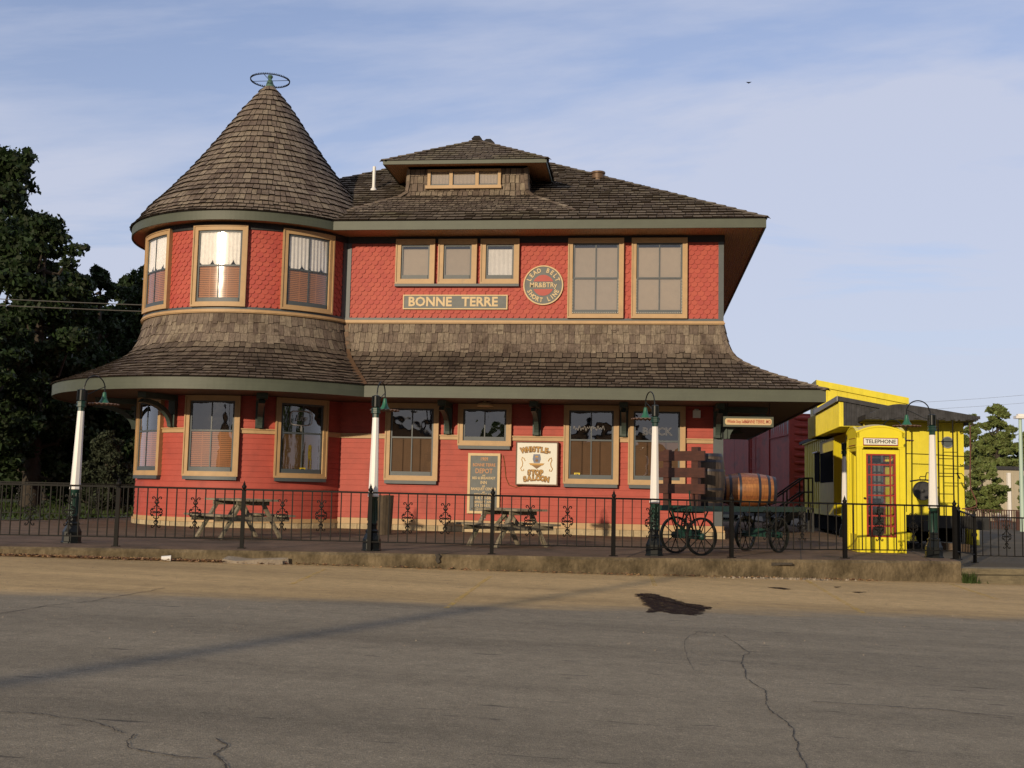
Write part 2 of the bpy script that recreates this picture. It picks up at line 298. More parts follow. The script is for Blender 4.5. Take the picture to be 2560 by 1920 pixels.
# ================================================================ ground
def fitcurve(pts,n):   # polyline resample
    out=[]
    for i in range(len(pts)-1):
        a,b=pts[i],pts[i+1]
        for k in range(n): t=k/n; out.append((a[0]+(b[0]-a[0])*t,a[1]+(b[1]-a[1])*t))
    out.append(pts[-1]); return out
CURB=[(-60,4.5),(-30,10.6),(-16,14.3),(-9.6,16.15),(-6.2,17.0),(-4.3,17.4),(-2.3,17.8),(-.4,18.25),(1.35,18.85),(3.5,19.6),(5.55,20.28)]
CURB2=CURB+[(12,21.9),(60,33.)]
def curbY(X):
    for a,b in zip(CURB2,CURB2[1:]):
        if a[0]<=X<=b[0]: return a[1]+(b[1]-a[1])*(X-a[0])/(b[0]-a[0])
    return CURB2[0][1] if X<CURB2[0][0] else CURB2[-1][1]
def groundmat(name):
    m=bpy.data.materials.new(name); m.use_nodes=True; t=m.node_tree; b=t.nodes['Principled BSDF']; n=t.nodes.new; l=t.links.new
    b.inputs['Roughness'].default_value=.92; b.inputs['Specular IOR Level'].default_value=.25
    tcn=n('ShaderNodeTexCoord'); sp=n('ShaderNodeSeparateXYZ'); l(tcn.outputs['Object'],sp.inputs[0])
    def noise(sc,det=6,rough=.6,st=None,dist=0):
        q=n('ShaderNodeTexNoise'); q.inputs['Scale'].default_value=sc; q.inputs['Detail'].default_value=det; q.inputs['Roughness'].default_value=rough; q.inputs['Distortion'].default_value=dist
        if st: mq=n('ShaderNodeMapping'); mq.inputs['Scale'].default_value=st; mq.inputs['Rotation'].default_value=(0,0,R(-13)); l(tcn.outputs['Object'],mq.inputs[0]); l(mq.outputs[0],q.inputs[0])
        else: l(tcn.outputs['Object'],q.inputs[0])
        return q.outputs[0]
    def rng(src,a,b_,c=0,d=1):
        q=n('ShaderNodeMapRange'); q.inputs['From Min'].default_value=a; q.inputs['From Max'].default_value=b_; q.inputs['To Min'].default_value=c; q.inputs['To Max'].default_value=d; l(src,q.inputs['Value']); return q.outputs[0]
    def mix(f,c1,c2):
        q=n('ShaderNodeMixRGB'); l(f,q.inputs[0])
        for i,c in ((1,c1),(2,c2)):
            if isinstance(c,tuple): q.inputs[i].default_value=(*c,1)
            else: l(c,q.inputs[i])
        return q.outputs[0]
    def mul(src,f):
        q=n('ShaderNodeMixRGB'); q.blend_type='MULTIPLY'; q.inputs[0].default_value=1; l(src,q.inputs[1]); l(f,q.inputs[2]); return q.outputs[0]
    # distance in front of the dirt strip's edge (line through (-6.6,11.1),(4.5,13.8))
    lx=n('ShaderNodeMath'); lx.operation='MULTIPLY_ADD'; lx.inputs[1].default_value=-.243; lx.inputs[2].default_value=-12.75; l(sp.outputs[0],lx.inputs[0])
    dd=n('ShaderNodeMath'); dd.operation='ADD'; l(sp.outputs[1],dd.inputs[0]); l(lx.outputs[0],dd.inputs[1])
    nn=n('ShaderNodeMath'); nn.operation='MULTIPLY_ADD'; nn.inputs[1].default_value=2.4; l(noise(.9,7,.65,(.35,1,1)),nn.inputs[0]); l(dd.outputs[0],nn.inputs[2])
    f=rng(nn.outputs[0],1.0,2.0)
    asp=mix(rng(noise(130,3,.7),.3,.7),(.155,.13,.094),(.40,.345,.25))
    asp=mix(rng(noise(30,3,.7),.3,.7,0,.35),asp,(.09,.08,.065))
    asp=mix(rng(noise(45,2,.6),.60,.68,0,.7),asp,(.40,.34,.25))
    dirt=mix(rng(noise(110,3,.7),.3,.7),(.31,.212,.10),(.69,.49,.245))
    dirt=mix(rng(noise(38,3,.6),.66,.73,0,.8),dirt,(.64,.52,.34))
    c=mix(f,asp,dirt)
    st=rng(noise(.55,5,.62,(.22,1.7,1)),.38,.68,1.14,.78); cc=n('ShaderNodeCombineXYZ'); [l(st,cc.inputs[i]) for i in range(3)]; c=mul(c,cc.outputs[0])
    st=rng(noise(6,4,.7),.3,.7,.86,1.14); cc=n('ShaderNodeCombineXYZ'); [l(st,cc.inputs[i]) for i in range(3)]; c=mul(c,cc.outputs[0])
    sp2=rng(noise(4.5,3,.6,(.40,2.6,1)),.67,.72,0,.75); c=mix(sp2,c,(.05,.045,.042))
    l(c,b.inputs['Base Color'])
    bp=n('ShaderNodeBump'); bp.inputs['Strength'].default_value=.9; bp.inputs['Distance'].default_value=.012; l(noise(90,4,.7),bp.inputs['Height']); l(bp.outputs[0],b.inputs['Normal'])
    return m
xs=sorted(set([-400,-120]+[p[0] for p in fitcurve(CURB2,4)]+[-14,12,120,400])); xs=[x for x in xs if not -400<x<-60 or x==-120]
vs_=[];fs=[]
rows=[-400,-60,0,6,12]
for x in xs:
    for y in rows: vs_.append((x,y,zroad(x)))
    vs_.append((x,curbY(x)+(.05 if x<5.6 else .02),zroad(x)))
k=len(rows)+1
for i in range(len(xs)-1):
    for j in range(k-1): fs.append((i*k+j,(i+1)*k+j,(i+1)*k+j+1,i*k+j+1))
mb=MB(); mb.add(vs_,fs); road_o=mb.build('road',groundmat('asphalt_and_dirt')); tag(road_o,kind='structure')
# platform slab with a real kerb face
def slab():
    mb=MB(); P=fitcurve(CURB,5); vs_=[];fs=[]
    rj=random.Random(3)
    for i,(x,y) in enumerate(P):
        z=zplat(x); zr=zroad(x)-.3; j=rj.uniform(-.012,.012); k2=rj.uniform(-.02,.02)
        vs_+=[(x,y+j,zr),(x,y+j+k2*.4,z-.05+k2*.3),(x,y+.035+k2,z-.006),(x,y+.38,z),(x,46,z),]
    for i in range(len(P)-1):
        for j in range(4): fs.append((5*i+j,5*i+5+j,5*i+6+j,5*i+j+1))
    # right end face
    e=len(P)-1; b=len(vs_); fs.append((5*e,5*e+1,5*e+2,5*e+3,5*e+4)); vs_.append((P[-1][0],46,-.3)); fs[-1]=(5*e,5*e+1,5*e+2,5*e+3,5*e+4,b)
    mb.add(vs_,fs); mb.mi=[0 if (i%4)<2 and i<len(mb.f)-1 else 1 for i in range(len(mb.f))]; mb.mi[-1]=0
    o=mb.build('platform',[M['curb'],M['concrete']]); tag(o,kind='structure'); return o
slab()
# joints in the platform
jm=MB()
for x in (-11.3,-8.9,-6.0,-3.1,-.2,2.7,5.0):
    y0=curbY(x)+.02; z=zplat(x)+.004; jm.add([(x,y0,z),(x+.018,y0,z),(x+.018+1.1,y0+8,z),(x+1.1,y0+8,z)],[(0,1,2,3)])
tag(jm.build('platform_joints',M['crack']),kind='structure')
# yard behind (beyond the platform, both sides)
def yardmat():
    return mat('yard_ground',(.085,.075,.045),.95,var=.3,vs_=1.2,c2=(.045,.06,.02),c2lo=.40,c2hi=.6,c2s=.25,spec=.2)
mb=MB()
mb.add([(-400,46,.30),(-400,600,.30),(5.55,46,.30),(5.55,600,.30),(5.55,20.28,.30),(12,21.9,.14),(60,33,.14),(400,80,.14),(12,46,.14),(12,600,.14),(400,600,.14)],[(0,2,3,1)])
mb.build('ground',yardmat()); tag(bpy.data.objects['ground'],kind='structure')
mb=MB(); mb.add([(5.56,20.5,.16),(12,22.1,.16),(60,33.2,.16),(400,80,.16),(400,700,.16),(5.56,700,.16)],[(0,1,2,3,4,5)])
tag(mb.build('parking_lot',mat('far_asphalt',(.115,.10,.078),.9,var=.15,vs_=.5,c2=(.16,.125,.08),c2lo=.5,c2hi=.7,c2s=.2,spec=.05)),kind='structure')
# dirt patches, parking lines, stain, cracks: thin sheets on the road
def sheet(name,px,m,dz=.004,jag=0,seed=1):
    rr=random.Random(seed); pts=[]
    n=len(px)
    for i in range(n):
        a,b=px[i],px[(i+1)%n]; k=16 if jag else 1
        for q in range(k):
            t=q/k; p=road(a[0]+(b[0]-a[0])*t,a[1]+(b[1]-a[1])*t,dz)
            if jag and q: p.x+=rr.uniform(-jag,jag); p.y+=rr.uniform(-jag,jag)*.7
            p.z=zroad(p.x)+dz; pts.append(tuple(p))
    mb=MB(); mb.add(pts,[tuple(range(len(pts)))]); o=mb.build(name,m); return tag(o,kind='structure')
z7=lambda a,b:(1280+a/1.728,1360+b/1.728)
z6=lambda a,b:(a/1.728,1360+b/1.728)
sheet('oil_stain',[z7(*p) for p in ((530,216),(600,212),(690,235),(750,255),(820,262),(858,276),(822,284),(822,300),(790,308),(690,300),(640,291),(590,296),(600,280),(575,262),(550,238))],M['stain'],.004,.045,4)
sheet('oil_stain',[z7(*p) for p in ((1100,186),(1160,187),(1212,195),(1180,197),(1130,191))],M['stain'],.004,.02,5)
sheet('oil_stain',[z7(*p) for p in ((1390,184),(1420,183),(1405,189))],M['stain'],.006,.03,6)
sheet('oil_stain',[z7(*p) for p in ((1470,206),(1530,206),(1500,211))],M['stain'],.006,.03,7)
lm=bpy.data.materials.new('faded_yellow_line'); lm.use_nodes=True; t=lm.node_tree; b=t.nodes['Principled BSDF']; b.inputs['Base Color'].default_value=(.75,.50,.10,1); b.inputs['Roughness'].default_value=.9
tr=t.nodes.new('ShaderNodeBsdfTransparent'); ms=t.nodes.new('ShaderNodeMixShader'); nz=t.nodes.new('ShaderNodeTexNoise'); nz.inputs['Scale'].default_value=7; nz.inputs['Detail'].default_value=8; nz.inputs['Roughness'].default_value=.75
rg=t.nodes.new('ShaderNodeMapRange'); rg.inputs['From Min'].default_value=.42; rg.inputs['From Max'].default_value=.62; rg.inputs['To Max'].default_value=.6; tcn=t.nodes.new('ShaderNodeTexCoord'); t.links.new(tcn.outputs['Object'],nz.inputs[0]); t.links.new(nz.outputs[0],rg.inputs['Value']); t.links.new(rg.outputs[0],ms.inputs[0]); t.links.new(tr.outputs[0],ms.inputs[1]); t.links.new(b.outputs[0],ms.inputs[2]); t.links.new(ms.outputs[0],t.nodes['Material Output'].inputs[0])
for a,b_,wd in ((z6(1405,108),z6(1255,175),14),(z6(2118,140),z6(1930,275),16),(z7(598,133),z7(618,180),12),(z7(1265,152),z7(1520,300),16),(z7(1895,172),z7(2100,240),14),(z7(2400,200),z7(2212,182),6)):
    sheet('parking_line',[(a[0]-wd/3,a[1]),(a[0]+wd/3,a[1]),(b_[0]+wd/2,b_[1]),(b_[0]-wd/2,b_[1])],lm,.004)
def crack(px,wd,seed):
    rr=random.Random(seed); P=[]
    for a,b_ in zip(px,px[1:]):
        for q in range(6): t=q/6; P.append(road(a[0]+(b_[0]-a[0])*t+rr.uniform(-2,2),a[1]+(b_[1]-a[1])*t+rr.uniform(-1.5,1.5),.005))
    mb=MB(); vs_=[];fs=[]
    for i,p in enumerate(P):
        d=(P[min(i+1,len(P)-1)]-P[max(i-1,0)]); nrm=Vector((-d.y,d.x,0)).normalized()*wd*rr.uniform(.25,1)*.5
        z=zroad(p.x)+.005
        vs_+=[(p.x+nrm.x,p.y+nrm.y,z),(p.x-nrm.x,p.y-nrm.y,z)]
    for i in range(len(P)-1): fs.append((2*i,2*i+1,2*i+3,2*i+2))
    mb.add(vs_,fs); tag(mb.build('road_crack',M['crack']),kind='structure')
crack([z7(*p) for p in ((790,378),(870,382),(920,395),(970,430),(1025,470),(1000,480),(992,515),(1008,550),(1005,572),(1040,600),(1095,630),(1100,665),(1098,690),(1120,720),(1185,765),(1215,800),(1215,830),(1237,860),(1230,880),(1245,920),(1262,935),(1280,980))],.010,1)
crack([z7(*p) for p in ((870,382),(800,378),(750,410),(742,440),(755,485),(785,545),(830,555))],.005,2)
crack([z6(*p) for p in ((-20,722),(120,728),(200,735),(270,748),(360,755),(410,770),(480,790),(500,805),(545,815))],.011,3)
crack([z6(*p) for p in ((582,822),(550,850),(555,880),(640,895),(760,915),(925,930))],.012,4)
crack([z6(*p) for p in ((930,835),(985,870),(925,905),(965,935),(985,975))],.015,5)
crack([z6(*p) for p in ((-20,302),(200,265),(400,245),(560,215),(740,185))],.02,6)
crack([z7(*p) for p in ((1300,680),(1640,700),(1900,720),(2230,755))],.016,7)
# kerb damage
rk=random.Random(8)
mb=MB()
for i in range(2600):
    x=rk.uniform(-11,-5.6) if i<2200 else rk.uniform(-6.3,4); y=curbY(x)-abs(rk.gauss(0,.10))-.03; z=zroad(x)+rk.uniform(.003,.03); s=rk.uniform(.015,.042); a=rk.uniform(0,PI)
    c,sn=math.cos(a)*s,math.sin(a)*s; mb.add([(x-c,y-sn,z),(x+sn*.5,y-c*.5,z+rk.uniform(0,.02)),(x+c,y+sn,z),(x-sn*.5,y+c*.5,z+rk.uniform(0,.02))],[(0,1,2,3)])
tag(mb.build('leaf_litter',M['litter']),'dry brown leaf litter gathered along the foot of the concrete kerb','leaf litter',kind='stuff')
mb=MB()
for i in range(900):
    if i<260: x=rk.gauss(2.3,.5); y=curbY(x)-abs(rk.gauss(0,.12))-.03; s=rk.uniform(.008,.025)
    else: x=rk.uniform(-9,7); y=curbY(x)-rk.uniform(.1,9); s=rk.uniform(.003,.0075)
    z=zroad(x); mb.add([(x-s,y-s,z),(x+s,y-s,z),(x+s*.8,y+s,z),(x-s,y+s*.7,z),(x,y,z+s*1.3)],[(0,1,4),(1,2,4),(2,3,4),(3,0,4)])
tag(mb.build('loose_gravel',M['pebble']),'small pale stones scattered over the road and below the kerb','gravel',kind='stuff')
# broken slab, paper cup
p=road(640,1409); rz=R(12)
mb=MB(); n=10; top=[];
pts=[(-.52,-.05),(-.46,.13),(-.1,.16),(.3,.12),(.5,.04),(.33,-.02),(.42,-.07),(.1,-.12),(-.3,-.13)]
mt=Matrix.Translation((p.x,p.y,p.z))@Matrix.Rotation(rz,4,'Z')@Matrix.Rotation(R(7),4,'X')
mb.add([(x,y,-.02) for x,y in pts]+[(x*.97,y*.94,.075+.02*math.sin(i*2.1)) for i,(x,y) in enumerate(pts)],[tuple(range(9))[::-1],tuple(range(9,18))]+[(i,(i+1)%9,9+(i+1)%9,9+i) for i in range(9)],mt)
tag(mb.build('concrete_slab',mat('pale_broken_concrete',(.27,.225,.175),.9,var=.2,vs_=6,bump=.6)),'broken pale concrete slab lying against the foot of the kerb','concrete slab')
p=road(415,1403); mb=MB(Matrix.Translation((p.x,p.y,p.z+.045))@Matrix.Rotation(R(20),4,'Z')@Matrix.Rotation(R(90),4,'Y'))
mb.lathe([(0,-.07),(.032,-.07),(.044,.07),(.047,.07),(.047,.062)],14)
mb.lathe([(0,.068),(.043,.069)],14)
cup=mb.build('paper_cup',M['white'],smooth=True); tag(cup,'crushed white paper cup lying in the leaves below the kerb','cup')
# vertical crack with hole in kerb and broken piece
for (px_,py_,w_,h_,nm) in ((1120,1398,.05,.14,0),(1932,1405,.32,.16,1)):
    X=atY(px_,py_,18.6 if nm==0 else 19.2).x; Y=curbY(X); z=zplat(X)
    mb=MB(); pl=[(-w_,.0),(w_*.2,.01),(w_,-.02),(w_*.5,-h_*.45),(w_*.9,-h_*.8),(0,-h_),(-w_*.7,-h_*.6),(-w_*.5,-h_*.25)]
    if nm: pl=[(-.34,-.045),(.32,-.05),(.30,-.075),(-.02,-.10),(-.2,-.17),(-.30,-.24),(-.33,-.15)]
    mb.prism([(X+a,z+b_-.01) for a,b_ in pl],Y-.022,Y+.1); tag(mb.build('kerb_break',M['crack'] if not nm else mat('fresh_break',(.06,.05,.04),.95,var=.5,vs_=15,bump=1)),kind='structure')
mb=MB(); mb.add([(-120,21.5,.475),(-15.2,26.0,.475),(-14.3,31.5,.475),(-12.2,46.2,.475),(-12.2,300,.475),(-120,300,.475)],[(0,1,2,3,4,5)])
tag(mb.build('lawn',mat('lawn_soil',(.045,.055,.02),.95,var=.4,vs_=3)),kind='structure')
mb=MB(); rg_=random.Random(12)
for i in range(9000):
    y=rg_.uniform(25,46); x=rg_.uniform(-32,-14.6+ (0 if y<31 else .8)); 
    if y<21.5+(x+120)*.0429+.3: continue
    a=rg_.uniform(0,PI); c=math.cos(a)*.03; s_=math.sin(a)*.03; h=rg_.uniform(.05,.16)
    mb.add([(x-c,y-s_,.47),(x+c,y+s_,.47),(x+rg_.uniform(-.05,.05),y,.47+h)],[(0,1,2)])
tag(mb.build('grass',M['grass']),'rough green grass growing behind the rear fence left of the turret','grass',kind='stuff')
# ================================================================ depot building
depot=empty('depot_building',(XR-4.7,YF,.40),'red two storey railway depot with round corner turret, shingled skirt roof and cream trimmed windows','depot building')
ZS1,ZE1=3.53,3.785; ZS2,ZE2=7.74,7.955
BACK=YF+13.6; OV1=2.10; OV2=.94
PROF=[(0.0,5.56),(.03,5.38),(.07,5.20),(.14,4.96),(.25,4.77),(.46,4.58),(.78,4.39),(1.1,4.23),(1.55,4.03),(2.13,3.80)]
def arcparam(prof):
    P=[Vector((a,b)) for a,b in prof]; L_=[0]
    for a,b in zip(P,P[1:]): L_.append(L_[-1]+(b-a).length)
    def f(s):   # s from the eave upwards
        q=L_[-1]-s
        q=max(-.3,min(L_[-1],q))
        for i in range(len(P)-1):
            if q<=L_[i+1] or i==len(P)-2:
                t=(q-L_[i])/(L_[i+1]-L_[i]); p=P[i]+(P[i+1]-P[i])*t
                # smoothed tangent
                a=P[max(i-1,0)] if t<.5 else P[i]; b=P[i+1] if t<.5 else P[min(i+2,len(P)-1)]
                d=(b-a).normalized(); return p.x,p.y,Vector((-d.y,d.x)) # normal (do,dz)
    return f,L_[-1]
def shingles(mb,S,ub,LEN,courses,wmin,wmax,th,rng,jit=.012,overlap=.07,lift=.006):
    """S(u,s)->(pos,normal); ub(s)->(umin,umax); s measured up from the eave"""
    s=0
    for ci,ex in enumerate(courses(LEN)):
        if s>=LEN-.02: break
        um,ux=ub(s); u=um-rng.uniform(0,wmax)
        while u<ux:
            w_=rng.uniform(wmin,wmax)
            sb=s+rng.uniform(-jit,jit); st=min(s+ex*(1+overlap),LEN)
            if sb<0: sb=rng.uniform(-.015,.0)
            a0,a1=ub(max(sb,0)); b0,b1=ub(st)
            g=.010+.010*rng.random(); ua,uc=u+g,u+w_
            q=[max(a0,min(a1,ua)),max(a0,min(a1,uc)),max(b0,min(b1,ua)),max(b0,min(b1,uc))]
            if q[1]-q[0]>.01 or q[3]-q[2]>.01:
                t1=th*rng.uniform(.7,1.35); l2=lift+rng.uniform(0,.004)
                c=[]
                sk=rng.uniform(-.005,.005)
                for (uu,ss,hh) in ((q[0],sb,l2+t1),(q[1],sb+sk,l2+t1*rng.uniform(.85,1.1)),(q[3],st,.004),(q[2],st,.004)):
                    p,nr=S(uu,ss); c.append((p,nr,hh))
                vs_=[p+nr*h for p,nr,h in c]+[c[0][0]+c[0][1]*(c[0][2]-t1),c[1][0]+c[1][1]*(c[1][2]-t1)]
                mb.cur=0; mb.add(vs_,[(0,1,2,3)]); mb.cur=1; mb.add(vs_,[(4,5,1,0),(0,3,4),(1,5,2)]); mb.cur=0
            u+=w_
        s+=ex
def crs_skirt(L_):
    out=[]; s=0
    while s<L_:
        e=.215 if s<1.4 else (.235 if s<1.9 else .26); out.append(e); s+=e
    return out
fP,LP=arcparam(PROF)
rs=random.Random(21)
# front skirt
def S_front(u,s): o,z,n=fP(s); return Vector((u,YF-o,z)),Vector((0,-n.x,n.y)) if False else Vector((0,-abs(n.x),abs(n.y)))
def valley_x(o):
    sn=(TY-YF+o)/(TR+o); return TX+(TR+o)*math.sqrt(max(0,1-sn*sn))
def ub_front(s): o,z,n=fP(s); return valley_x(o)+.03,XR+o
low=MB(); shingles(low,S_front,ub_front,LP,crs_skirt,.13,.22,.028,rs,jit=.024)
low_pale=MB()
# right side skirt
def S_right(u,s): o,z,n=fP(s); return Vector((XR+o,u,z)),Vector((abs(n.x),0,abs(n.y)))
def ub_right(s): o,z,n=fP(s); return YF-o,BACK+o
shingles(low,S_right,ub_right,LP,crs_skirt,.14,.24,.016,rs)
porch=MB()
def skirt_deck(mb):
    vs_=[];fs=[]; k=len(PROF)
    for (o,z) in PROF: vs_+=[(valley_x(o)-.02,YF-o,z),(XR+o,YF-o,z),(XR+o,BACK+o,z),(TX-.5,BACK+o,z)]
    for i in range(k-1):
        for j in range(3): fs.append((4*i+j,4*i+4+j,4*i+5+j,4*i+1+j))
    mb.add(vs_,fs)
    vs_=[];fs=[]; n=96
    for (o,z) in PROF:
        for j in range(n): a=2*PI*j/n; vs_.append((TX+(TR+o)*math.sin(a),TY-(TR+o)*math.cos(a),z))
    # keep only the part outside the main block
    for i in range(k-1):
        for j in range(n):
            a=2*PI*(j+.5)/n; o=PROF[i][0]
            if TY-(TR+o)*math.cos(a) > YF-o+.95 and TX+(TR+o)*math.sin(a)>-8.5: continue
            fs.append((i*n+j,i*n+(j+1)%n,(i+1)*n+(j+1)%n,(i+1)*n+j))
    mb.add(vs_,fs)
dk=MB(); skirt_deck(dk); _xv=valley_x(OV1); dk.box(_xv-.9,_xv+.7,YF-OV1+.02,YF-.9,ZE1-.035,ZE1-.02)
skirt=low.build('porch_roof',[M['shingle'],M['butt']],depot)
dk.build('roof_deck',M['deck'],skirt)
# turret skirt: u is the angle times radius at the eave
RE1=TR+PROF[-1][0]
def S_tow(u,s): o,z,n=fP(s); a=u/RE1; return Vector((TX+(TR+o)*math.sin(a),TY-(TR+o)*math.cos(a),z)),Vector((abs(n.x)*math.sin(a),-abs(n.x)*math.cos(a),abs(n.y)))
def ub_tow(s):
    o,z,n=fP(s); x=valley_x(o); y=YF-o; a=math.atan2(x-TX,-(y-TY)); return -R(125)*RE1,a*RE1-.03
tl=MB(); shingles(tl,S_tow,ub_tow,LP,crs_skirt,.16,.29,.028,rs,jit=.024)
tskirt=tl.build('turret_porch_roof',[M['shingle'],M['butt']],depot)
# paler, silvered vertical upper courses are weathered wood: separate part laid over the upper 0.75 m
up=MB()
def top_only(S,ub,LEN,wm,wx):
    s=LEN-.80; 
    for ex in (.27,.28,.25):
        um,ux=ub(s); u=um-rs.uniform(0,.1)
        while u<ux:
            w_=rs.uniform(wm,wx); jj=.055 if s>LEN-.35 else .03; sb=s+rs.uniform(-jj,jj*.7); st=min(s+ex*1.15,LEN)
            a0,a1=ub(sb); b0,b1=ub(st); ua,uc=u+.012,u+w_
            q=[max(a0,min(a1,ua)),max(a0,min(a1,uc)),max(b0,min(b1,ua)),max(b0,min(b1,uc))]
            if q[1]-q[0]>.012:
                c=[]
                t1=.016*rs.uniform(.8,1.5)
                for (uu,ss,hh) in ((q[0],sb,.026+t1),(q[1],sb+rs.uniform(-.006,.006),.026+t1),(q[3],st,.02),(q[2],st,.02)):
                    p,nr=S(uu,ss); c.append((p,nr,hh))
                vs_=[p+nr*h for p,nr,h in c]+[c[0][0]+c[0][1]*(c[0][2]-t1),c[1][0]+c[1][1]*(c[1][2]-t1)]
                up.cur=0; up.add(vs_,[(0,1,2,3)]); up.cur=1; up.add(vs_,[(4,5,1,0),(0,3,4),(1,5,2)]); up.cur=0
            u+=w_
        s+=ex
top_only(S_front,lambda s:(ub_front(s)[0]+.10,ub_front(s)[1]),LP,.09,.17)
top_only(S_tow,lambda s:(ub_tow(s)[0],ub_tow(s)[1]-.10),LP,.14,.28)
top_only(S_right,ub_right,LP,.1,.18)
up.build('skirt_shingle_band',[M['shingle_pale'],M['butt']],depot)
# hip caps
def hipcap(mb,P0,P1,steps,wd=.11,lift=.03,seed=1):
    rr=random.Random(seed); pts=[P0+(P1-P0)*(i/steps) for i in range(steps+1)] if not callable(P0) else [P0(i/steps) for i in range(steps+1)]
    for i in range(steps):
        a=pts[i]; b=pts[i+1]; d=(b-a).normalized(); a2=a; b2=b+d*(.25*(b-a).length)
        yield a2,b2,d,rr
def caps(mb,pts,nl,nr,wd=.13,seed=1):
    rr=random.Random(seed)
    for i in range(len(pts)-1):
        a=pts[i]; b=pts[i+1]+(pts[i+1]-pts[i])*.3
        up_=(nl+nr).normalized(); h0=.045+rr.uniform(0,.012); 
        d=(b-a).normalized()
        for side in (nl,nr):
            t_=d.cross(up_).normalized(); t_=t_ if t_.dot(side)>0 else -t_
            dirn=(t_-up_*(t_.dot(side)/max(.2,up_.dot(side)))).normalized()
            p=[a+up_*h0,a+up_*(h0-.004)+dirn*wd,b+up_*.02+dirn*wd,b+up_*.022]
            q=[x-up_*.016 for x in p[:2]]
            mb.add(p+q,[(0,1,2,3),(0,4,5,1)])
hc=MB()
pts=[]
for i in range(15): s=LP*i/14; o,z,n=fP(s); pts.append(Vector((XR+o,YF-o,z)))
caps(hc,pts,Vector((0,-.6,.7)).normalized(),Vector((.6,0,.7)).normalized(),seed=3)
hc.build('hip_shingle',M['shingle_pale'],skirt)
# copper valley between turret skirt and front skirt
vm=MB(); vs_=[];fs=[]
K=30
for i in range(K+1):
    s=LP*i/K; o,z,n=fP(s); x=valley_x(o); wv_=.09+.05*(i/K)
    vs_+=[(x-wv_,YF-o-.02-.5*wv_*0,z+.035),(x,YF-o-.03,z+.022),(x+wv_*.8,YF-o-.02,z+.035)]
for i in range(K):
    for j in range(2): fs.append((3*i+j,3*i+3+j,3*i+4+j,3*i+1+j))
vm.add(vs_,fs); vm.build('valley_flashing',M['copper'],depot)
# lower fascia + soffit
XV1=valley_x(OV1); AV1=math.atan2(XV1-TX,-(YF-OV1-TY))
fa=MB()
mbox(fa,flat,XV1-.01,XR+OV1+.0,OV1-.05,OV1,ZS1,ZE1+.02)
fa.box(XR+OV1-.05,XR+OV1-.001,YF-OV1+.05,BACK+OV1,ZS1,ZE1)
n=90; 
def ringbox(mb,r0,r1,z0,z1,a0,a1,n):
    vs_=[];fs=[]
    for i in range(n+1):
        a=a0+(a1-a0)*i/n
        for r,z in ((r0,z0),(r1,z0),(r1,z1),(r0,z1)): vs_.append((TX+r*math.sin(a),TY-r*math.cos(a),z))
    for i in range(n):
        for j in range(4): fs.append((4*i+j,4*i+(j+1)%4,4*i+4+(j+1)%4,4*i+4+j))
    fs+=[(0,1,2,3),(4*n+3,4*n+2,4*n+1,4*n)]
    mb.add(vs_,fs)
ringbox(fa,TR+OV1-.05,TR+OV1,ZS1,ZE1+.022,-R(190),AV1,150)
fa.build('lower_fascia',M['green'],depot)
sf=MB()
sf.box(XJ-.3,XR+OV1-.05,YF-OV1+.05,YF,ZS1+.03,ZS1+.06); sf.box(XR,XR+OV1-.05,YF,BACK+OV1,ZS1+.031,ZS1+.061)
ringbox(sf,TR-.05,TR+OV1-.05,ZS1+.033,ZS1+.063,-R(190),R(88),100)
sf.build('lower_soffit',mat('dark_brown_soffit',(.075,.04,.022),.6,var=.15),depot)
# ---- walls
lw=MB(); EXP=.132; z=.58; prof=[]
while z<3.56: prof+=[(.026,z),(.010,z+EXP-.002)]; z+=EXP
mfan(lw,flat,prof,XJ-.06,1.757,1); mfan(lw,right_side,prof,0,BACK-YF,1); mfan(lw,curved,prof,-PI*TR,R(100)*TR,120)
lw.box(TX,XR-.03,BACK-.1,BACK,.4,8.0); lw.box(-12.5,-12.4,YF+3,BACK,.4,8.0)
lower=lw.build('lower_wall',M['red'],depot)
uw=MB(); mfan(uw,flat,[(.0,5.5),(.0,7.74)],XJ-.06,XR,1); mfan(uw,right_side,[(0,5.5),(0,7.74)],0,BACK-YF,1); mfan(uw,curved,[(0,5.5),(0,7.74)],-PI*TR,R(100)*TR,120)
upper=uw.build('upper_wall',M['red'],depot)
# fish scale shingles
def scales(mb,fn,x0,x1,z0,z1,rng,skip):
    W=.158; H=.112; r=0; z=z1
    nrow=int((z1-z0)/H)+1
    for r in range(nrow):
        zb=z0+r*H; x=x0-(W/2 if r%2 else 0)
        while x<x1:
            w_=W*.97; cx_=x+W/2+rng.uniform(-.004,.004); zc=zb+rng.uniform(-.004,.004)
            if cx_-W/2<x0-.001 or cx_+W/2>x1+.001: 
                ca,cb=max(cx_-w_/2,x0),min(cx_+w_/2,x1)
            else: ca,cb=cx_-w_/2,cx_+w_/2
            if cb-ca>.02 and not skip(cx_,zb):
                pts=[]; K=6
                for k_ in range(K+1):
                    a=PI+PI*k_/K; pts.append((cx_+w_/2*math.cos(a),zc+.066+.066*math.sin(a)))
                pts+= [(cx_+w_/2,min(zc+H*1.5,z1)),(cx_-w_/2,min(zc+H*1.5,z1))]
                pts=[(max(ca,min(cb,p)),q) for p,q in pts]
                d0=.017+rng.uniform(0,.006); L2=len(pts)
                fr=[fn(p,d0+.012-(.025*(q-zc)/(H*1.5)),q) for p,q in pts]; bk=[fn(p,.0,q) for p,q in pts]
                mb.add(fr+bk,[tuple(range(L2))]+[(i,i+1,i+1+L2,i+L2) for i in range(K)])
            x+=W
UW=[(-6.138,-5.147),(-5.055,-4.084),(-3.985,-3.02)]; UB=[(-1.798,-.431),(-.235,1.115)]
fsn=MB()
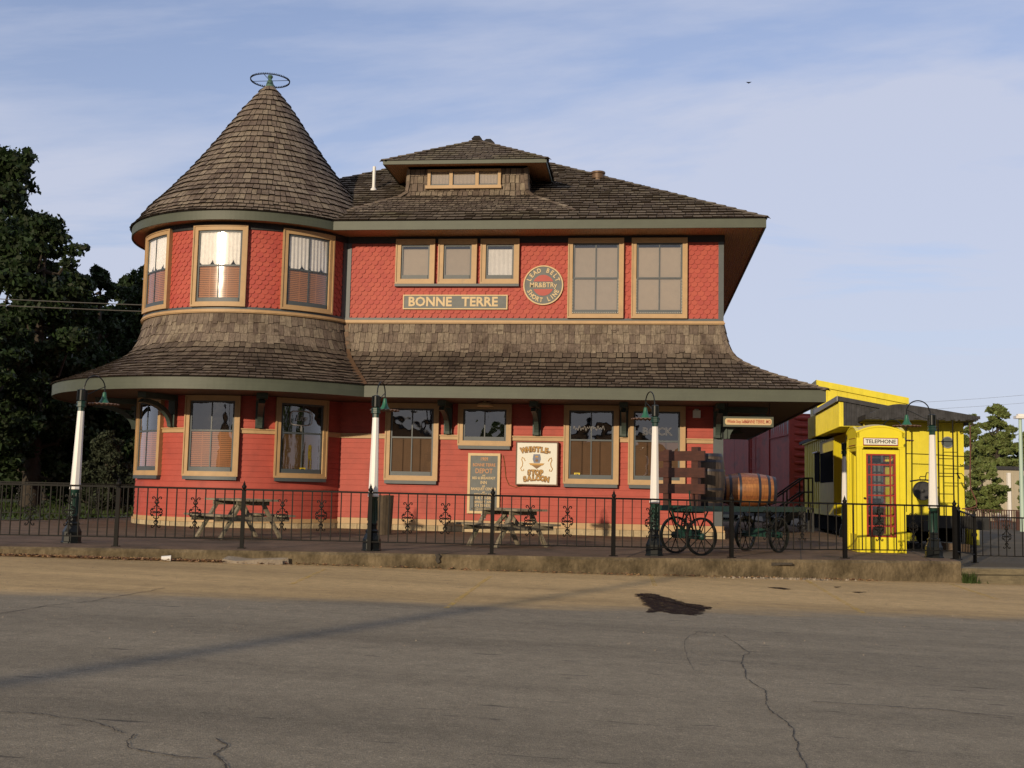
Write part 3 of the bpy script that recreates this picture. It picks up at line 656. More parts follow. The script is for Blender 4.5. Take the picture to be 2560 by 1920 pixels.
scales(fsn,flat,XJ+.0,XR-.1,5.70,7.66,rs,lambda x,z:(any(a+.1<x<b-.1 for a,b in UW) and z>6.62) or any(a+.1<x<b-.1 for a,b in UB))
TWC=[R(-41.2),R(-.5),R(41.6)]; TWH=R(13.0)
scales(fsn,curved,-R(100)*TR,R(70)*TR,5.70,7.66,rs,lambda x,z:any(abs(x/TR-c)<TWH-.03 for c in TWC))
fsn.build('scale_shingle',M['scale'],upper)
# ---- trim
tr_=MB()
mbox(tr_,flat,XJ-.03,XR+.035,.0,.075,5.555,5.640); mbox(tr_,flat,XJ-.03,XR+.055,.0,.095,5.575,5.60)
mbox(tr_,curved,-PI*TR,R(69)*TR,.0,.075,5.555,5.640,110); mbox(tr_,curved,-PI*TR,R(69)*TR,.0,.095,5.575,5.60,110)
mbox(tr_,right_side,-.035,BACK-YF,.0,.035,5.555,5.64)
tr_.build('belt_course',M['cream'],depot)
t2=MB(); mbox(t2,flat,XJ-.03,XR+.02,.0,.055,5.642,5.70); mbox(t2,curved,-PI*TR,R(69)*TR,.0,.055,5.642,5.70,110)
mbox(t2,flat,XR-.105,XR+.022,.0,.045,5.702,7.60); mbox(t2,right_side,-.043,.10,.0,.022,5.702,7.60)
mbox(t2,flat,XJ+.0,XJ+.10,.0,.045,5.702,7.60); mbox(t2,curved,R(62)*TR,R(64.5)*TR,.0,.05,5.702,7.6,4)
t2.build('upper_corner_board',M['slate'],depot)
t3=MB(); mbox(t3,flat,1.757,XR+.022,.0,.045,.70,3.56); mbox(t3,right_side,-.043,.15,.0,.022,.70,3.56); t3.build('lower_corner_board',M['slate'],depot)
fz=MB(); mbox(fz,flat,XJ,XR+.03,.0,.05,7.60,7.77); mbox(fz,curved,-PI*TR,R(69)*TR,.0,.05,7.60,7.77,100); mbox(fz,right_side,0,BACK-YF,.0,.05,7.6,7.77); fz.build('frieze_board',M['black'],depot)  # black colour stands in for the shade under the upper eave
# lower band at mid window height, broken by windows
LWf=[(-6.269,-4.933),(-4.448,-3.127),(-1.835,-.502),(-.270,1.091)]
edges=[XJ+.0]+[v for w_ in LWf for v in w_]+[1.757]
for a,b in zip(edges[0::2],edges[1::2]): bd=MB(); mbox(bd,flat,a,b,.0,.055,2.67,2.755); mbox(bd,flat,a,b,.0,.085,2.757,2.785); bd.build('lower_band',M['cream'],depot)
te=[-R(180)]+[v for c in TWC for v in (c-TWH,c+TWH)]+[R(67)]
for a,b in zip(te[0::2],te[1::2]): bd=MB(); mbox(bd,curved,a*TR,b*TR,.0,.055,2.67,2.755,max(2,int((b-a)*20))); mbox(bd,curved,a*TR,b*TR,.0,.085,2.757,2.785,max(2,int((b-a)*20))); bd.build('lower_band',M['cream'],depot)
bs=MB(); mbox(bs,flat,XJ-.02,XR+.03,.0,.05,.585,.70); mbox(bs,flat,XJ-.02,XR+.06,.0,.08,.56,.60); mbox(bs,curved,-PI*TR,R(68)*TR,.0,.03,.60,.66,110); mbox(bs,curved,-PI*TR,R(68)*TR,.0,.07,.56,.60,110); mbox(bs,right_side,0,BACK-YF,.0,.05,.56,.70); bs.build('baseboard',M['cream'],depot)
st=MB()
x=XJ-.1
while x<XR+.05:
    w_=rs.uniform(.3,.75); h_=rs.uniform(.0,.006); mbox(st,flat,x+.008,min(x+w_,XR+.07)-.004,-.05,.05+rs.uniform(0,.025),.33,.555); x+=w_
x=-PI*TR
while x<R(68)*TR:
    w_=rs.uniform(.3,.6); mbox(st,curved,x+.008,min(x+w_,R(68)*TR)-.004,-.05,.05+rs.uniform(0,.025),.33,.555,4); x+=w_
st.box(XR-.0,XR+.05,YF,BACK,.33,.556)
st.build('foundation',M['stone'],depot)
# ---- windows
def curtain_mesh(mb,fn,x0,x1,z0,z1,d,n=40,scal=2,amp=.012):
    vs_=[];fs=[]
    for i in range(n+1):
        t=i/n; x=x0+(x1-x0)*t; zb=z0
        if scal: q=abs(math.sin(t*PI*scal)); zb=z0+.17*(1-q**.55)
        for k_ in range(4):
            zz=zb+(z1-zb)*k_/3; vs_.append(fn(x,d+amp*math.sin(t*PI*11+k_*.3)*(1-.2*k_),zz))
    for i in range(n):
        for k_ in range(3): fs.append((4*i+k_,4*i+4+k_,4*i+5+k_,4*i+1+k_))
    mb.add(vs_,fs)
def window(fn,x0,x1,z0,z1,kind='double',top='void',bottom='shade',nx=1,cas=.115,sill=True,muntin=True,drop=False,glass='glass',meet=None):
    g=MB(); c=cas; D=.11
    mbox(g,fn,x0,x0+c,.0,D,z0,z1,max(1,nx//4)); mbox(g,fn,x1-c,x1,.0,D,z0,z1,max(1,nx//4)); mbox(g,fn,x0+c,x1-c,.0,D,z1-c,z1,nx); mbox(g,fn,x0+c,x1-c,.0,D,z0,z0+c*.95,nx)
    # raised back band on the outer edge
    e=.028; mbox(g,fn,x0-.004,x0+e,.002,D+.022,z0-.003,z1+.004,1); mbox(g,fn,x1-e,x1+.004,.002,D+.022,z0-.003,z1+.004,1); mbox(g,fn,x0+e,x1-e,.002,D+.022,z1-e,z1+.004,nx); mbox(g,fn,x0+e,x1-e,.002,D+.025,z0-.003,z0+e+.015,nx)
    win=g.build('window',M['cream'],depot)
    if sill: s=MB(); mbox(s,fn,x0+.02,x1-.02,.0,D+.03,z0-.085,z0-.005,nx); s.build('sill',M['slate'],win)
    ix0,ix1,iz0,iz1=x0+c,x1-c,z0+c*.95,z1-c
    s=MB(); sw=.045; mz=meet if meet else (iz0+iz1)/2+.0
    mbox(s,fn,ix0,ix0+sw,.045,.068,iz0,iz1,1); mbox(s,fn,ix1-sw,ix1,.045,.068,iz0,iz1,1); mbox(s,fn,ix0+sw,ix1-sw,.045,.068,iz1-sw,iz1,nx); mbox(s,fn,ix0+sw,ix1-sw,.045,.085,iz0,iz0+.10,nx)
    if kind=='double': mbox(s,fn,ix0+sw,ix1-sw,.045,.075,mz-.02,mz+.02,nx)
    if muntin:
        xm=(ix0+ix1)/2; mbox(s,fn,xm-.014,xm+.014,.05,.066,iz0+.1,iz1-sw,1)
    s.build('sash',M['slate'],win)
    p=MB(); vs_=[];K=max(nx,1)
    for i in range(K+1): x=ix0+(ix1-ix0)*i/K; vs_+=[fn(x,.055,iz0),fn(x,.055,iz1)]
    p.add(vs_,[(2*i,2*i+2,2*i+3,2*i+1) for i in range(K)]); p.build('pane',M[glass],win,smooth=nx>1)
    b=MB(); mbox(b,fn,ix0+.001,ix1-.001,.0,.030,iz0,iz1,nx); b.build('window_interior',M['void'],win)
    zz0,zz1=iz0+.02,iz1-.02
    def slats(za,zb,m):
        q=MB(); z=za
        while z<zb-.01: mbox(q,fn,ix0+.03,ix1-.03,.034,.042,z+.003,min(z+.034,zb),nx); z+=.046
        for xx in (.3,.7): x=ix0+(ix1-ix0)*xx; mbox(q,fn,x-.012,x+.012,.034,.042,za,zb,1)
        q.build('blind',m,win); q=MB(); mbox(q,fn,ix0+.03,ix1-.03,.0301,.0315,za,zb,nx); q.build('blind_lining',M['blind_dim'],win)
    if bottom in('shade',): q=MB(); mbox(q,fn,ix0+.02,ix1-.02,.031,.036,iz0+.02,mz if top!='shade' else iz1-.11,nx); q.build('blind',M['shade'],win)  # full-height blind stops short; dark strip above stands in for the casing shadow
    if bottom=='wood': slats(iz0+.02,mz,M['blind'])
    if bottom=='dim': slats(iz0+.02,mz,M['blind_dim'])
    if top=='curtain':
        q=MB(); xm=(ix0+ix1)/2; curtain_mesh(q,fn,ix0+.03,xm,mz-.02,iz1-.02,.044,36,1.5,.010); curtain_mesh(q,fn,xm,ix1-.03,mz-.02,iz1-.02,.044,36,1.5,.010); q.build('curtain',M['curtain'],win,smooth=True)
    if top=='fullcurtain': q=MB(); curtain_mesh(q,fn,ix0+.06,ix1-.03,iz0+.1,iz1-.12,.043,44,0,.007); q.build('curtain',M['curtain'],win,smooth=True)
    return win
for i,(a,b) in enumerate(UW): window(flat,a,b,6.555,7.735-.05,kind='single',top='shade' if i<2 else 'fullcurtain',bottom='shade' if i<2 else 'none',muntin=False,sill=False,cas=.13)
sb_=MB(); mbox(sb_,flat,UW[0][0]-.01,UW[2][1]+.01,.0,.13,6.49,6.552); sb_.build('window_sill_board',M['slate'],depot)
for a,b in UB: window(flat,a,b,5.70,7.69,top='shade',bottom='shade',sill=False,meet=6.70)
for c in TWC: window(curved,(c-TWH)*TR,(c+TWH)*TR,5.70,7.68,top='curtain',bottom='wood',sill=False,nx=14,glass='glass_curved',meet=6.70,cas=.12)
for i,c in enumerate(TWC):
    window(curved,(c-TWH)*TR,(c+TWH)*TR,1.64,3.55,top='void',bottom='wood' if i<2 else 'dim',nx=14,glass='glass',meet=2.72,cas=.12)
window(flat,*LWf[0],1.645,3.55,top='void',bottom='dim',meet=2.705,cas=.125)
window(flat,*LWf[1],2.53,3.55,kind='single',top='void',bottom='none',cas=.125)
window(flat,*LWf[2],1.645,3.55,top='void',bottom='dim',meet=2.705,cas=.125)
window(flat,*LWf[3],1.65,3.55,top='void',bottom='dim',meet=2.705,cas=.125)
# ---- brackets under the porch eave
def bracket(fn,x,reach=1.05,wd=.20,right=False):
    b=MB(); 
    def pl(pts,d=wd): # pts in (out,z)
        n=len(pts); vs_=[fn(x-d/2,a,z) for a,z in pts]+[fn(x+d/2,a,z) for a,z in pts]
        b.add(vs_,[tuple(range(n)),tuple(range(2*n-1,n-1,-1))]+[(i,i+n,(i+1)%n+n,(i+1)%n) for i in range(n)])
    pl([(.02,2.79),(.10,2.79),(.12,2.83),(.12,ZS1-.1),(.02,ZS1-.1)])
    pl([(.02,ZS1-.10),(reach,ZS1-.10),(reach+.03,ZS1-.06),(reach+.03,ZS1+.03),(.02,ZS1+.03)],wd*.96)
    ou=[];inn=[]
    for k_ in range(13):
        t=k_/12*PI/2; ou.append((.07+ (reach-.1)*(1-math.cos(t)),2.80+(ZS1-.12-2.80)*math.sin(t))); inn.append((.07+.11+(reach-.1)*(1-math.cos(t)),2.80+(ZS1-.12-2.80)*math.sin(t)-.09*math.sin(t)))
    for k_ in range(12): pl([ou[k_],inn[k_],inn[k_+1],ou[k_+1]],wd*.55)
    b.build('eave_bracket',M['bracket'],depot)
for x in (-4.70,-2.50,-.38,1.86): bracket(flat,x)
for a in (-62,-21.3,21.3,-105): bracket(curved,R(a)*TR)
for y in (.1,3.5,7): bracket(right_side,y)
# ---- upper fascia and soffit
XV2=None
o=OV2; RT2=3.34
sn=(TY-YF+o)/RT2; XV2=TX+RT2*math.sqrt(1-sn*sn); AV2=math.atan2(XV2-TX,-(YF-o-TY))
XL2=-12.6
fa=MB(); mbox(fa,flat,XV2-.01,XR+OV2,OV2-.04,OV2,ZS2,ZE2); fa.box(XR+OV2-.04,XR+OV2-.001,YF-OV2+.04,BACK+OV2,ZS2,ZE2); ringbox(fa,RT2-.04,RT2,ZS2,ZE2,-R(190),AV2,120)
fa.build('upper_fascia',M['green'],depot)
sf=MB(); sf.box(XJ-.4,XR+OV2-.04,YF-OV2+.04,YF,ZS2+.03,ZS2+.06); sf.box(XR,XR+OV2-.04,YF,BACK+OV2,ZS2+.031,ZS2+.061); ringbox(sf,TR-.05,RT2-.04,ZS2+.033,ZS2+.063,-R(190),R(88),100)
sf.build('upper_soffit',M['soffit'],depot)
# ---- main hip roof
EX0,EX1=XL2,XR+OV2+.02; EY0=YF-OV2-.02; EY1=EY0+(EX1-EX0); PK=Vector(((EX0+EX1)/2,(EY0+EY1)/2,12.2)); ZR=7.965
half=(EX1-EX0)/2; rise=PK.z-ZR; LM=math.hypot(half,rise); cs,sn_=half/LM,rise/LM
def hb(s): k_=s*cs; return k_
def S_mf(u,s): return Vector((u,EY0+s*cs,ZR+s*sn_)),Vector((0,-sn_,cs))
def S_mr(u,s): return Vector((EX1-s*cs,u,ZR+s*sn_)),Vector((sn_,0,cs))
def S_ml(u,s): return Vector((EX0+s*cs,u,ZR+s*sn_)),Vector((-sn_,0,cs))
crs=lambda L_:[.25]*int(L_/.25+1)
rf=MB(); shingles(rf,S_mf,lambda s:(EX0+s*cs,EX1-s*cs),LM,crs,.15,.27,.034,rs,jit=.022)
shingles(rf,S_mr,lambda s:(EY0+s*cs,EY1-s*cs),LM,crs,.2,.34,.017,rs)
shingles(rf,S_ml,lambda s:(EY0+s*cs,EY1-s*cs),LM,crs,.2,.34,.017,rs)
mroof=rf.build('main_roof',[M['shingle_roof'],M['butt']],depot)
dk=MB(); dk.add([(EX0,EY0,ZR),(EX1,EY0,ZR),(EX1,EY1,ZR),(EX0,EY1,ZR),tuple(PK)],[(0,1,4),(1,2,4),(2,3,4),(3,0,4),(0,3,2,1)]); dk.build('roof_deck',M['deck'],mroof)
hc=MB()
c0=Vector((EX1,EY0,ZR)); pts=[c0+(PK-c0)*(i/34) for i in range(35)]; caps(hc,pts,Vector((0,-sn_,cs)),Vector((sn_,0,cs)),seed=5)
c0=Vector((EX0,EY0,ZR)); pts=[c0+(PK-c0)*(i/34) for i in range(35)]; caps(hc,pts,Vector((0,-sn_,cs)),Vector((-sn_,0,cs)),seed=6)
hc.build('hip_shingle',M['shingle_roof'],mroof)
cpm=MB(); cpm.lathe([(0,.30),(.10,.28),(.30,.12),(.34,.05),(.30,.0)],4,c=tuple(PK),rot=PI/4); cpm.build('roof_cap',M['deck'],mroof)
# plumbing vents
vp=MB(); q=atY(934,478,YF-OV2+.0); 
def roofhit(px,py):
    lo,hi=EY0,PK.y
    for _ in range(40):
        y=(lo+hi)/2; p=atY(px,py,y); zr_=ZR+(y-EY0)*rise/half
        if p.z>zr_: lo=y
        else: hi=y
    return atY(px,py,(lo+hi)/2)
q=roofhit(934,476); vp=MB(); vp.lathe([(.045,-.05),(.045,.66),(.036,.66),(.036,.55)],14,c=tuple(q)); vp.lathe([(.09,-.05),(.085,.03),(.045,.08)],14,c=tuple(q)); vp.build('vent_pipe',M['white'],depot,smooth=True)
q=roofhit(1495,445); vp=MB(); vp.lathe([(.17,-.1),(.17,.10),(.20,.11),(.20,.16),(.0,.2)],14,c=tuple(q)); vp.build('roof_vent',M['copper'],depot,smooth=True)
# ---- turret cone
CONE=[(RT2+.03,7.965),(3.27,8.06),(3.12,8.28),(2.92,8.56),(2.62,8.86),(2.33,9.22),(1.97,9.66),(1.66,10.08),(1.36,10.50),(1.02,11.00),(.69,11.50),(.37,11.92),(.13,12.22)]
LC=[0]
for a,b in zip(CONE,CONE[1:]): LC.append(LC[-1]+math.hypot(b[0]-a[0],b[1]-a[1]))
def fc(s):
    for i in range(len(CONE)-1):
        if s<=LC[i+1] or i==len(CONE)-2:
            t=(s-LC[i])/(LC[i+1]-LC[i]); a,b=CONE[i],CONE[i+1]; d=Vector((b[0]-a[0],b[1]-a[1])).normalized(); return a[0]+(b[0]-a[0])*t,a[1]+(b[1]-a[1])*t,Vector((d.y,-d.x))
cn=MB(); s=0
while s<LC[-1]-.05:
    r0,z0,_=fc(s); r1,_,_=fc(min(s+.30,LC[-1])); ex=.225 if s>.3 else .13
    a=-R(150)-rs.uniform(0,.1)
    while a<R(120):
        w_=rs.uniform(.10,.21); da=w_/max(r0,.12); 
        if da>.9: da=.9
        sb=s+rs.uniform(-.02,.018); st_=min(s+ex*1.08,LC[-1]); t1=.032*rs.uniform(.7,1.4); g=.014/max(r0,.15)
        c=[]
        if sb<0: sb=0
        for (aa,ss,hh) in ((a+g,sb,.006+t1),(a+da,sb+rs.uniform(-.01,.01) if sb>.03 else sb,.006+t1),(a+da,st_,.004),(a+g,st_,.004)):
            r_,z_,n_=fc(ss); nr=Vector((n_.x*math.sin(aa),-n_.x*math.cos(aa),n_.y)); nr=nr if nr.z>0 else -nr
            c.append((Vector((TX+r_*math.sin(aa),TY-r_*math.cos(aa),z_)),nr,hh))
        vs_=[p+nr*h for p,nr,h in c]+[c[0][0]+c[0][1]*.004,c[1][0]+c[1][1]*.004]
        cn.cur=0; cn.add(vs_,[(0,1,2,3)]); cn.cur=1; cn.add(vs_,[(4,5,1,0),(0,3,4),(1,5,2)]); cn.cur=0
        a+=da
    s+=ex
cone=cn.build('turret_roof',[M['shingle_pale'],M['butt']],depot)
dk=MB(); dk.lathe([(r_-.004,z_-.004) for r_,z_ in CONE]+[(0,12.23)],80,c=(TX,TY,0)); dk.build('roof_deck',M['deck'],cone)
fi=MB(); fi.lathe([(.15,12.10),(.12,12.24),(.07,12.40),(.035,12.46),(.06,12.48),(.075,12.52),(.06,12.55),(.0,12.56)],16,c=(TX,TY,0)); fin=fi.build('finial',mat('verdigris',(.09,.17,.13),.6,metal=.2,var=.35,vs_=12),depot,smooth=True)
rg2=MB(); ring=[(TX+.52*math.cos(a)*1.0,TY+.52*math.sin(a),12.40) for a in np.linspace(0,2*PI,48,endpoint=False)]
rg2.tube(ring,.013,6,close=True)
for i in range(60): a=2*PI*i/60; rg2.lathe([(0,-.022),(.02,0),(0,.024)],5,c=(TX+.52*math.cos(a),TY+.52*math.sin(a),12.425))
rg2.tube([(TX-.52,TY,12.40),(TX+.52,TY,12.40)],.008,5); rg2.tube([(TX,TY-.52,12.40),(TX,TY+.52,12.40)],.008,5); rg2.build('finial_ring',M['iron'],fin)
# ---- dormer
DY=28.3; DEY=27.72; DX0,DX1=-6.15,-2.98; EXa,EXb=-6.72,-2.40; DZS,DZE=9.80,9.90
def zmain(y): return ZR+(y-EY0)*rise/half
dormer=MB(); dormer.box(DX0+.02,DX1-.02,DY,31.5,8.9,9.83); dw=dormer.build('dormer_wall',M['deck'],depot)
ds=MB(); DCX=(EXa+EXb)/2; DH=(EXb-EXa)/2; drise=1.20; DL=math.hypot(DH,drise); dc,dsn=DH/DL,drise/DL; DAY=DEY+DH; DZP=DZE+drise
# skirt shingles: vertical front flaring onto the roof
FL=[(0.0,9.83),(.0,9.30),(.04,9.16),(.13,9.05),(.30,8.985),(.60,8.80),(.95,8.60),(1.25,8.42),(1.36,8.33)]
ff,FLL=arcparam(FL)
def S_df(u,s): o,z,n=ff(s); return Vector((u,DY-o,z)),Vector((0,-abs(n.x),abs(n.y)))
def ub_df(s): o,z,n=ff(s); k_=o*1.0; return DX0-k_,DX1+k_
crd=lambda L_:[.15,.16,.17,.17,.19,.20,.20,.20,.20,.22,.22,.22,.22]
dsm=MB(); shingles(dsm,S_df,ub_df,FLL,crd,.10,.17,.018,rs,jit=.02)
for sgn,X0 in ((-1,DX0),(1,DX1)):
    def S_ds(u,s,sgn=sgn,X0=X0): o,z,n=ff(s); return Vector((X0+sgn*o,u,z)),Vector((sgn*abs(n.x),0,abs(n.y)))
    shingles(dsm,S_ds,lambda s:(DY-ff(s)[0],30.6),FLL,crd,.14,.2,.018,rs,jit=.02)
    pts=[]
    for i in range(9): o_,z_,_=ff(FLL*i/8*.97); pts.append(Vector((X0+sgn*o_,DY-o_,z_)))
    caps(dsm,pts,Vector((0,-.7,.7)),Vector((sgn*.7,0,.7)),wd=.1,seed=9)
dsm.build('dormer_shingle',[M['shingle_pale'],M['butt']],dw)
vs_=[];fs=[]
dkk=MB()
for i,(o_,z_) in enumerate(FL): vs_+=[(DX0-o_,30.6,z_),(DX0-o_,DY-o_,z_),(DX1+o_,DY-o_,z_),(DX1+o_,30.6,z_)]
for i in range(len(FL)-1):
    for j in range(3): fs.append((4*i+j,4*i+4+j,4*i+5+j,4*i+1+j))
dkk.add(vs_,fs); dkk.build('dormer_deck',M['deck'],dw)
dr=MB()
def S_d1(u,s): return Vector((u,DEY+s*dc,DZE+s*dsn)),Vector((0,-dsn,dc))
shingles(dr,S_d1,lambda s:(EXa+s*dc,EXb-s*dc),DL,crs,.13,.22,.017,rs)
for sgn,X0 in ((1,EXa),(-1,EXb)):
    def S_d2(u,s,sgn=sgn,X0=X0): return Vector((X0+sgn*s*dc,u,DZE+s*dsn)),Vector((-sgn*dsn,0,dc))
    shingles(dr,S_d2,lambda s:(DEY+s*dc,32.3),DL,crs,.16,.26,.017,rs)
    pts=[Vector((X0+sgn*DH*i/12,DEY+DH*i/12,DZE+drise*i/12)) for i in range(13)]; caps(dr,pts,Vector((0,-dsn,dc)),Vector((-sgn*dsn,0,dc)),seed=10)
droof=dr.build('dormer_roof',[M['shingle_roof'],M['butt']],depot)
dk=MB(); dk.add([(EXa,DEY,DZE),(EXb,DEY,DZE),(EXb,32.5,DZE),(EXa,32.5,DZE),(DCX,DAY,DZP),(DCX,32.5,DZP)],[(0,1,4),(1,2,5,4),(3,0,4,5)]); dk.build('roof_deck',M['deck'],droof)
cp=MB(); cp.lathe([(0,.14),(.10,.12),(.20,.02),(.17,-.03)],4,c=(DCX,DAY,DZP),rot=PI/4); cp.build('roof_cap',M['deck'],droof)
df=MB(); df.box(EXa+.03,EXb-.03,DEY,DEY+.03,DZS+.005,DZE); df.box(EXa+.03,EXa+.06,DEY+.031,30.2,DZS+.005,DZE); df.box(EXb-.06,EXb-.03,DEY+.031,30.2,DZS+.005,DZE); df.build('dormer_fascia',M['green'],droof)
df=MB(); df.add([(EXa+.05,DEY+.02,DZS+.02),(EXb-.05,DEY+.02,DZS+.02),(DX1,DY,DZS+.10),(DX0,DY,DZS+.10),(EXa+.05,30.4,DZS+.02),(EXb-.05,30.4,DZS+.02),(DX1,30.4,DZS+.1),(DX0,30.4,DZS+.1)],[(0,1,2,3),(0,3,7,4),(1,5,6,2)]); df.build('dormer_soffit',M['soffit'],droof)
# dormer windows
dflat=lambda x,d,z: Vector((x,DY-d,z))
g=MB(); wx0,wx1,wz0,wz1=-5.60,-3.66,9.28,9.80
for a,b in ((wx0,wx0+.08),(-5.02,-4.93),(-4.33,-4.24),(wx1-.08,wx1)): mbox(g,dflat,a,b,.0,.10,wz0+.09,wz1-.05)
mbox(g,dflat,wx0,wx1,.0,.10,wz1-.05,wz1); mbox(g,dflat,wx0-.05,wx1+.02,.0,.13,wz0,wz0+.085)
dwin=g.build('dormer_window',M['cream'],depot)
for a,b in ((wx0+.08,-5.02),(-4.93,-4.33),(-4.24,wx1-.08)):
    s=MB(); mbox(s,dflat,a,b,.04,.06,wz0+.09,wz0+.13); mbox(s,dflat,a,a+.02,.04,.06,wz0+.13,wz1-.05); mbox(s,dflat,b-.02,b,.04,.06,wz0+.13,wz1-.05); s.build('sash',M['slate'],dwin)
    s=MB(); s.add([dflat(a,.05,wz0+.1),dflat(b,.05,wz0+.1),dflat(b,.05,wz1-.04),dflat(a,.05,wz1-.04)],[(0,1,2,3)]); s.build('pane',M['glass'],dwin)
    s=MB(); curtain_mesh(s,dflat,a+.02,b-.02,wz0+.14,wz1-.06,.04,24,0,.005); s.build('curtain',M['shade'],dwin)
# ================================================================ signs and fittings on the depot
def put_text(parent,body,m,size,loc,basis,name='lettering',**k):
    vs_,fs=text_geo(body,size,**k); mb=MB(); mb.add(vs_,fs,Matrix.Translation(loc)@basis); return mb.build(name,m,parent)
FACE=Matrix(((1,0,0),(0,0,-1),(0,1,0))).to_4x4()     # text facing -Y
def board(x0,x1,z0,z1,d0,d1,frame,name,mf,mp,par):
    mb=MB(); mbox(mb,flat,x0+frame,x1-frame,d0,d1-.012,z0+frame,z1-frame); p=mb.build(name,mp,par)
    mb=MB(); mbox(mb,flat,x0,x0+frame,d0,d1,z0,z1); mbox(mb,flat,x1-frame,x1,d0,d1,z0,z1); mbox(mb,flat,x0+frame,x1-frame,d0,d1,z0,z0+frame); mbox(mb,flat,x0+frame,x1-frame,d0,d1,z1-frame,z1); mb.build('sign_frame',mf,par); return p
t=empty('name_sign',(-4.61,YF-.03,5.91),'long grey sign reading BONNE TERRE in cream letters under the three small upper windows','sign')
board(-5.93,-3.289,5.915,6.283,.028,.075,.028,'sign_board',M['signcream'],M['signgrey'],t)
put_text(t,'BONNE',M['signcream'],.325,(-5.245,YF-.066,6.098),FACE,bold=.010,sx=.98,spacing=1.02)
put_text(t,'TERRE',M['signcream'],.325,(-3.985,YF-.066,6.098),FACE,bold=.010,sx=.98,spacing=1.02)
cx_,cz_,rr_=-2.408,6.525,.497
t=empty('round_sign',(cx_,YF-.03,cz_-rr_),'round grey and red railway emblem with cream lettering on the upper wall','sign')
AX=Matrix.Translation((cx_,YF-.028,cz_))@Matrix.Rotation(R(90),4,'X')
mb=MB(AX); mb.lathe([(0,.0),(rr_-.03,.0),(rr_-.03,.028),(0,.028)],48); mb.build('sign_board',M['signgrey'],t)
mb=MB(AX); mb.lathe([(rr_-.03,0),(rr_,0),(rr_,.045),(rr_-.03,.045),(rr_-.03,0)],48); mb.build('sign_frame',M['signcream'],t)
for sg in (1,-1):
    mb=MB(); pl=[]; ri=.262; a0=math.asin(.095/ri)
    for i in range(17): a=a0+(PI-2*a0)*i/16; pl.append((cx_+ri*math.cos(a),cz_+sg*ri*math.sin(a)))
    mb.prism(pl,YF-.062,YF-.052); mb.build('red_segment',M['signred'],t)
put_text(t,'MR&BTRy',M['signcream'],.175,(cx_,YF-.064,cz_),FACE,bold=.003,sx=.92)
def arc_text(s,r,size,a_start,a_end,flip):
    mb=MB(); n=len(s)
    for i,ch in enumerate(s):
        if ch==' ': continue
        a=a_start+(a_end-a_start)*i/(n-1); v,f=text_geo(ch,size,bold=.005,sx=.85)
        x=cx_+r*math.sin(a); z=cz_+r*math.cos(a); rot=a if not flip else a+PI
        mb.add(v,f,Matrix.Translation((x,YF-.062,z))@Matrix.Rotation(rot,4,'Y')@FACE)
    mb.build('lettering',M['signcream'],t)
arc_text('LEAD BELT',.375,.155,R(-68),R(68),False); arc_text('SHORT LINE',.375,.155,R(180+66),R(180-66),True)
t=empty('notice_board',(-3.78,YF-.03,.873),'tall slate grey notice board headed 1909 with orange and cream lettering lines','sign')
board(-4.178,-3.383,.873,2.345,.028,.085,.062,'sign_board',M['signcream'],M['signgrey'],t)
for s_,sz,z,m_ in (('1909',.12,2.20,'signorange'),('BONNE TERRE',.105,2.055,'signorange'),('DEPOT',.165,1.905,'signorange'),('and',.06,1.805,'signcream'),('BED & BREAKFAST',.085,1.735,'signcream'),('INN',.11,1.625,'signcream'),('and',.06,1.545,'signcream'),('BANQUET CENTER',.088,1.47,'signcream'),('and',.05,1.395,'signcream'),('RESTAURANT  INFO',.062,1.335,'signcream'),('(314) 731-5003',.095,1.25,'signcream'),('BANQUET  INFO',.072,1.155,'signcream'),('314 358-5311',.095,1.07,'signcream'),('CATERING',.09,.985,'signcream')):
    put_text(t,s_,M[m_],sz,(-3.78,YF-.076,z),FACE,bold=.002,sx=.82)
t=empty('saloon_sign',(-2.48,YF-.03,1.58),'square white lightbox sign lettered WHISTLE-STOP SALOON right of the notice board','sign')
board(-2.994,-1.961,1.585,2.645,.03,.17,.03,'sign_panel',M['rust'],M['signwhite'],t)
YS=YF-.161
def arch_text(s,x0,x1,zf,size,m_,par,y=YS,bold=.008,tiltf=None):
    mb=MB(); n=len(s); wd_=[.45 if c_ in 'I-' else (1.25 if c_ in 'WM' else 1.0) for c_ in s]; cs_=[0]
    for i in range(1,n): cs_.append(cs_[-1]+(wd_[i-1]+wd_[i])/2)
    for i,ch in enumerate(s):
        if ch==' ': continue
        tt=cs_[i]/cs_[-1]; x=x0+(x1-x0)*tt; v,f=text_geo(ch,size,bold=bold,sx=.86); mb.add(v,f,Matrix.Translation((x,y,zf(tt)))@Matrix.Rotation(tiltf(tt) if tiltf else 0,4,'Y')@FACE)
    mb.build('lettering',M[m_],par)
for m_,dx_,yy,bo in (('signbrown',.010,YS,.020),('signgold',0,YS-.004,.003)):
    arch_text('WHISTLE-',-2.80,-2.18,lambda q:2.435+.035*math.sin(PI*q)-.02*q-(.008 if dx_ else 0),.165,m_,t,yy,bo,lambda q:(q-.5)*.35)
    arch_text('STOP',-2.66,-2.36,lambda q:1.895-(.008 if dx_ else 0),.165,m_,t,yy,bo)
    arch_text('SALOON',-2.76,-2.22,lambda q:1.735+.05*abs(q-.5)*2*0+.03*math.sin(PI*q)-(.008 if dx_ else 0),.165,m_,t,yy,bo,lambda q:(q-.5)*.3)
mb=MB(); xc=-2.48; mb.prism([(xc-.07,2.13),(xc+.07,2.13),(xc+.10,2.22),(xc+.08,2.34),(xc-.08,2.34),(xc-.10,2.22)],YS-.004,YS+.002); mb.build('front_emblem',M['signblue'],t)
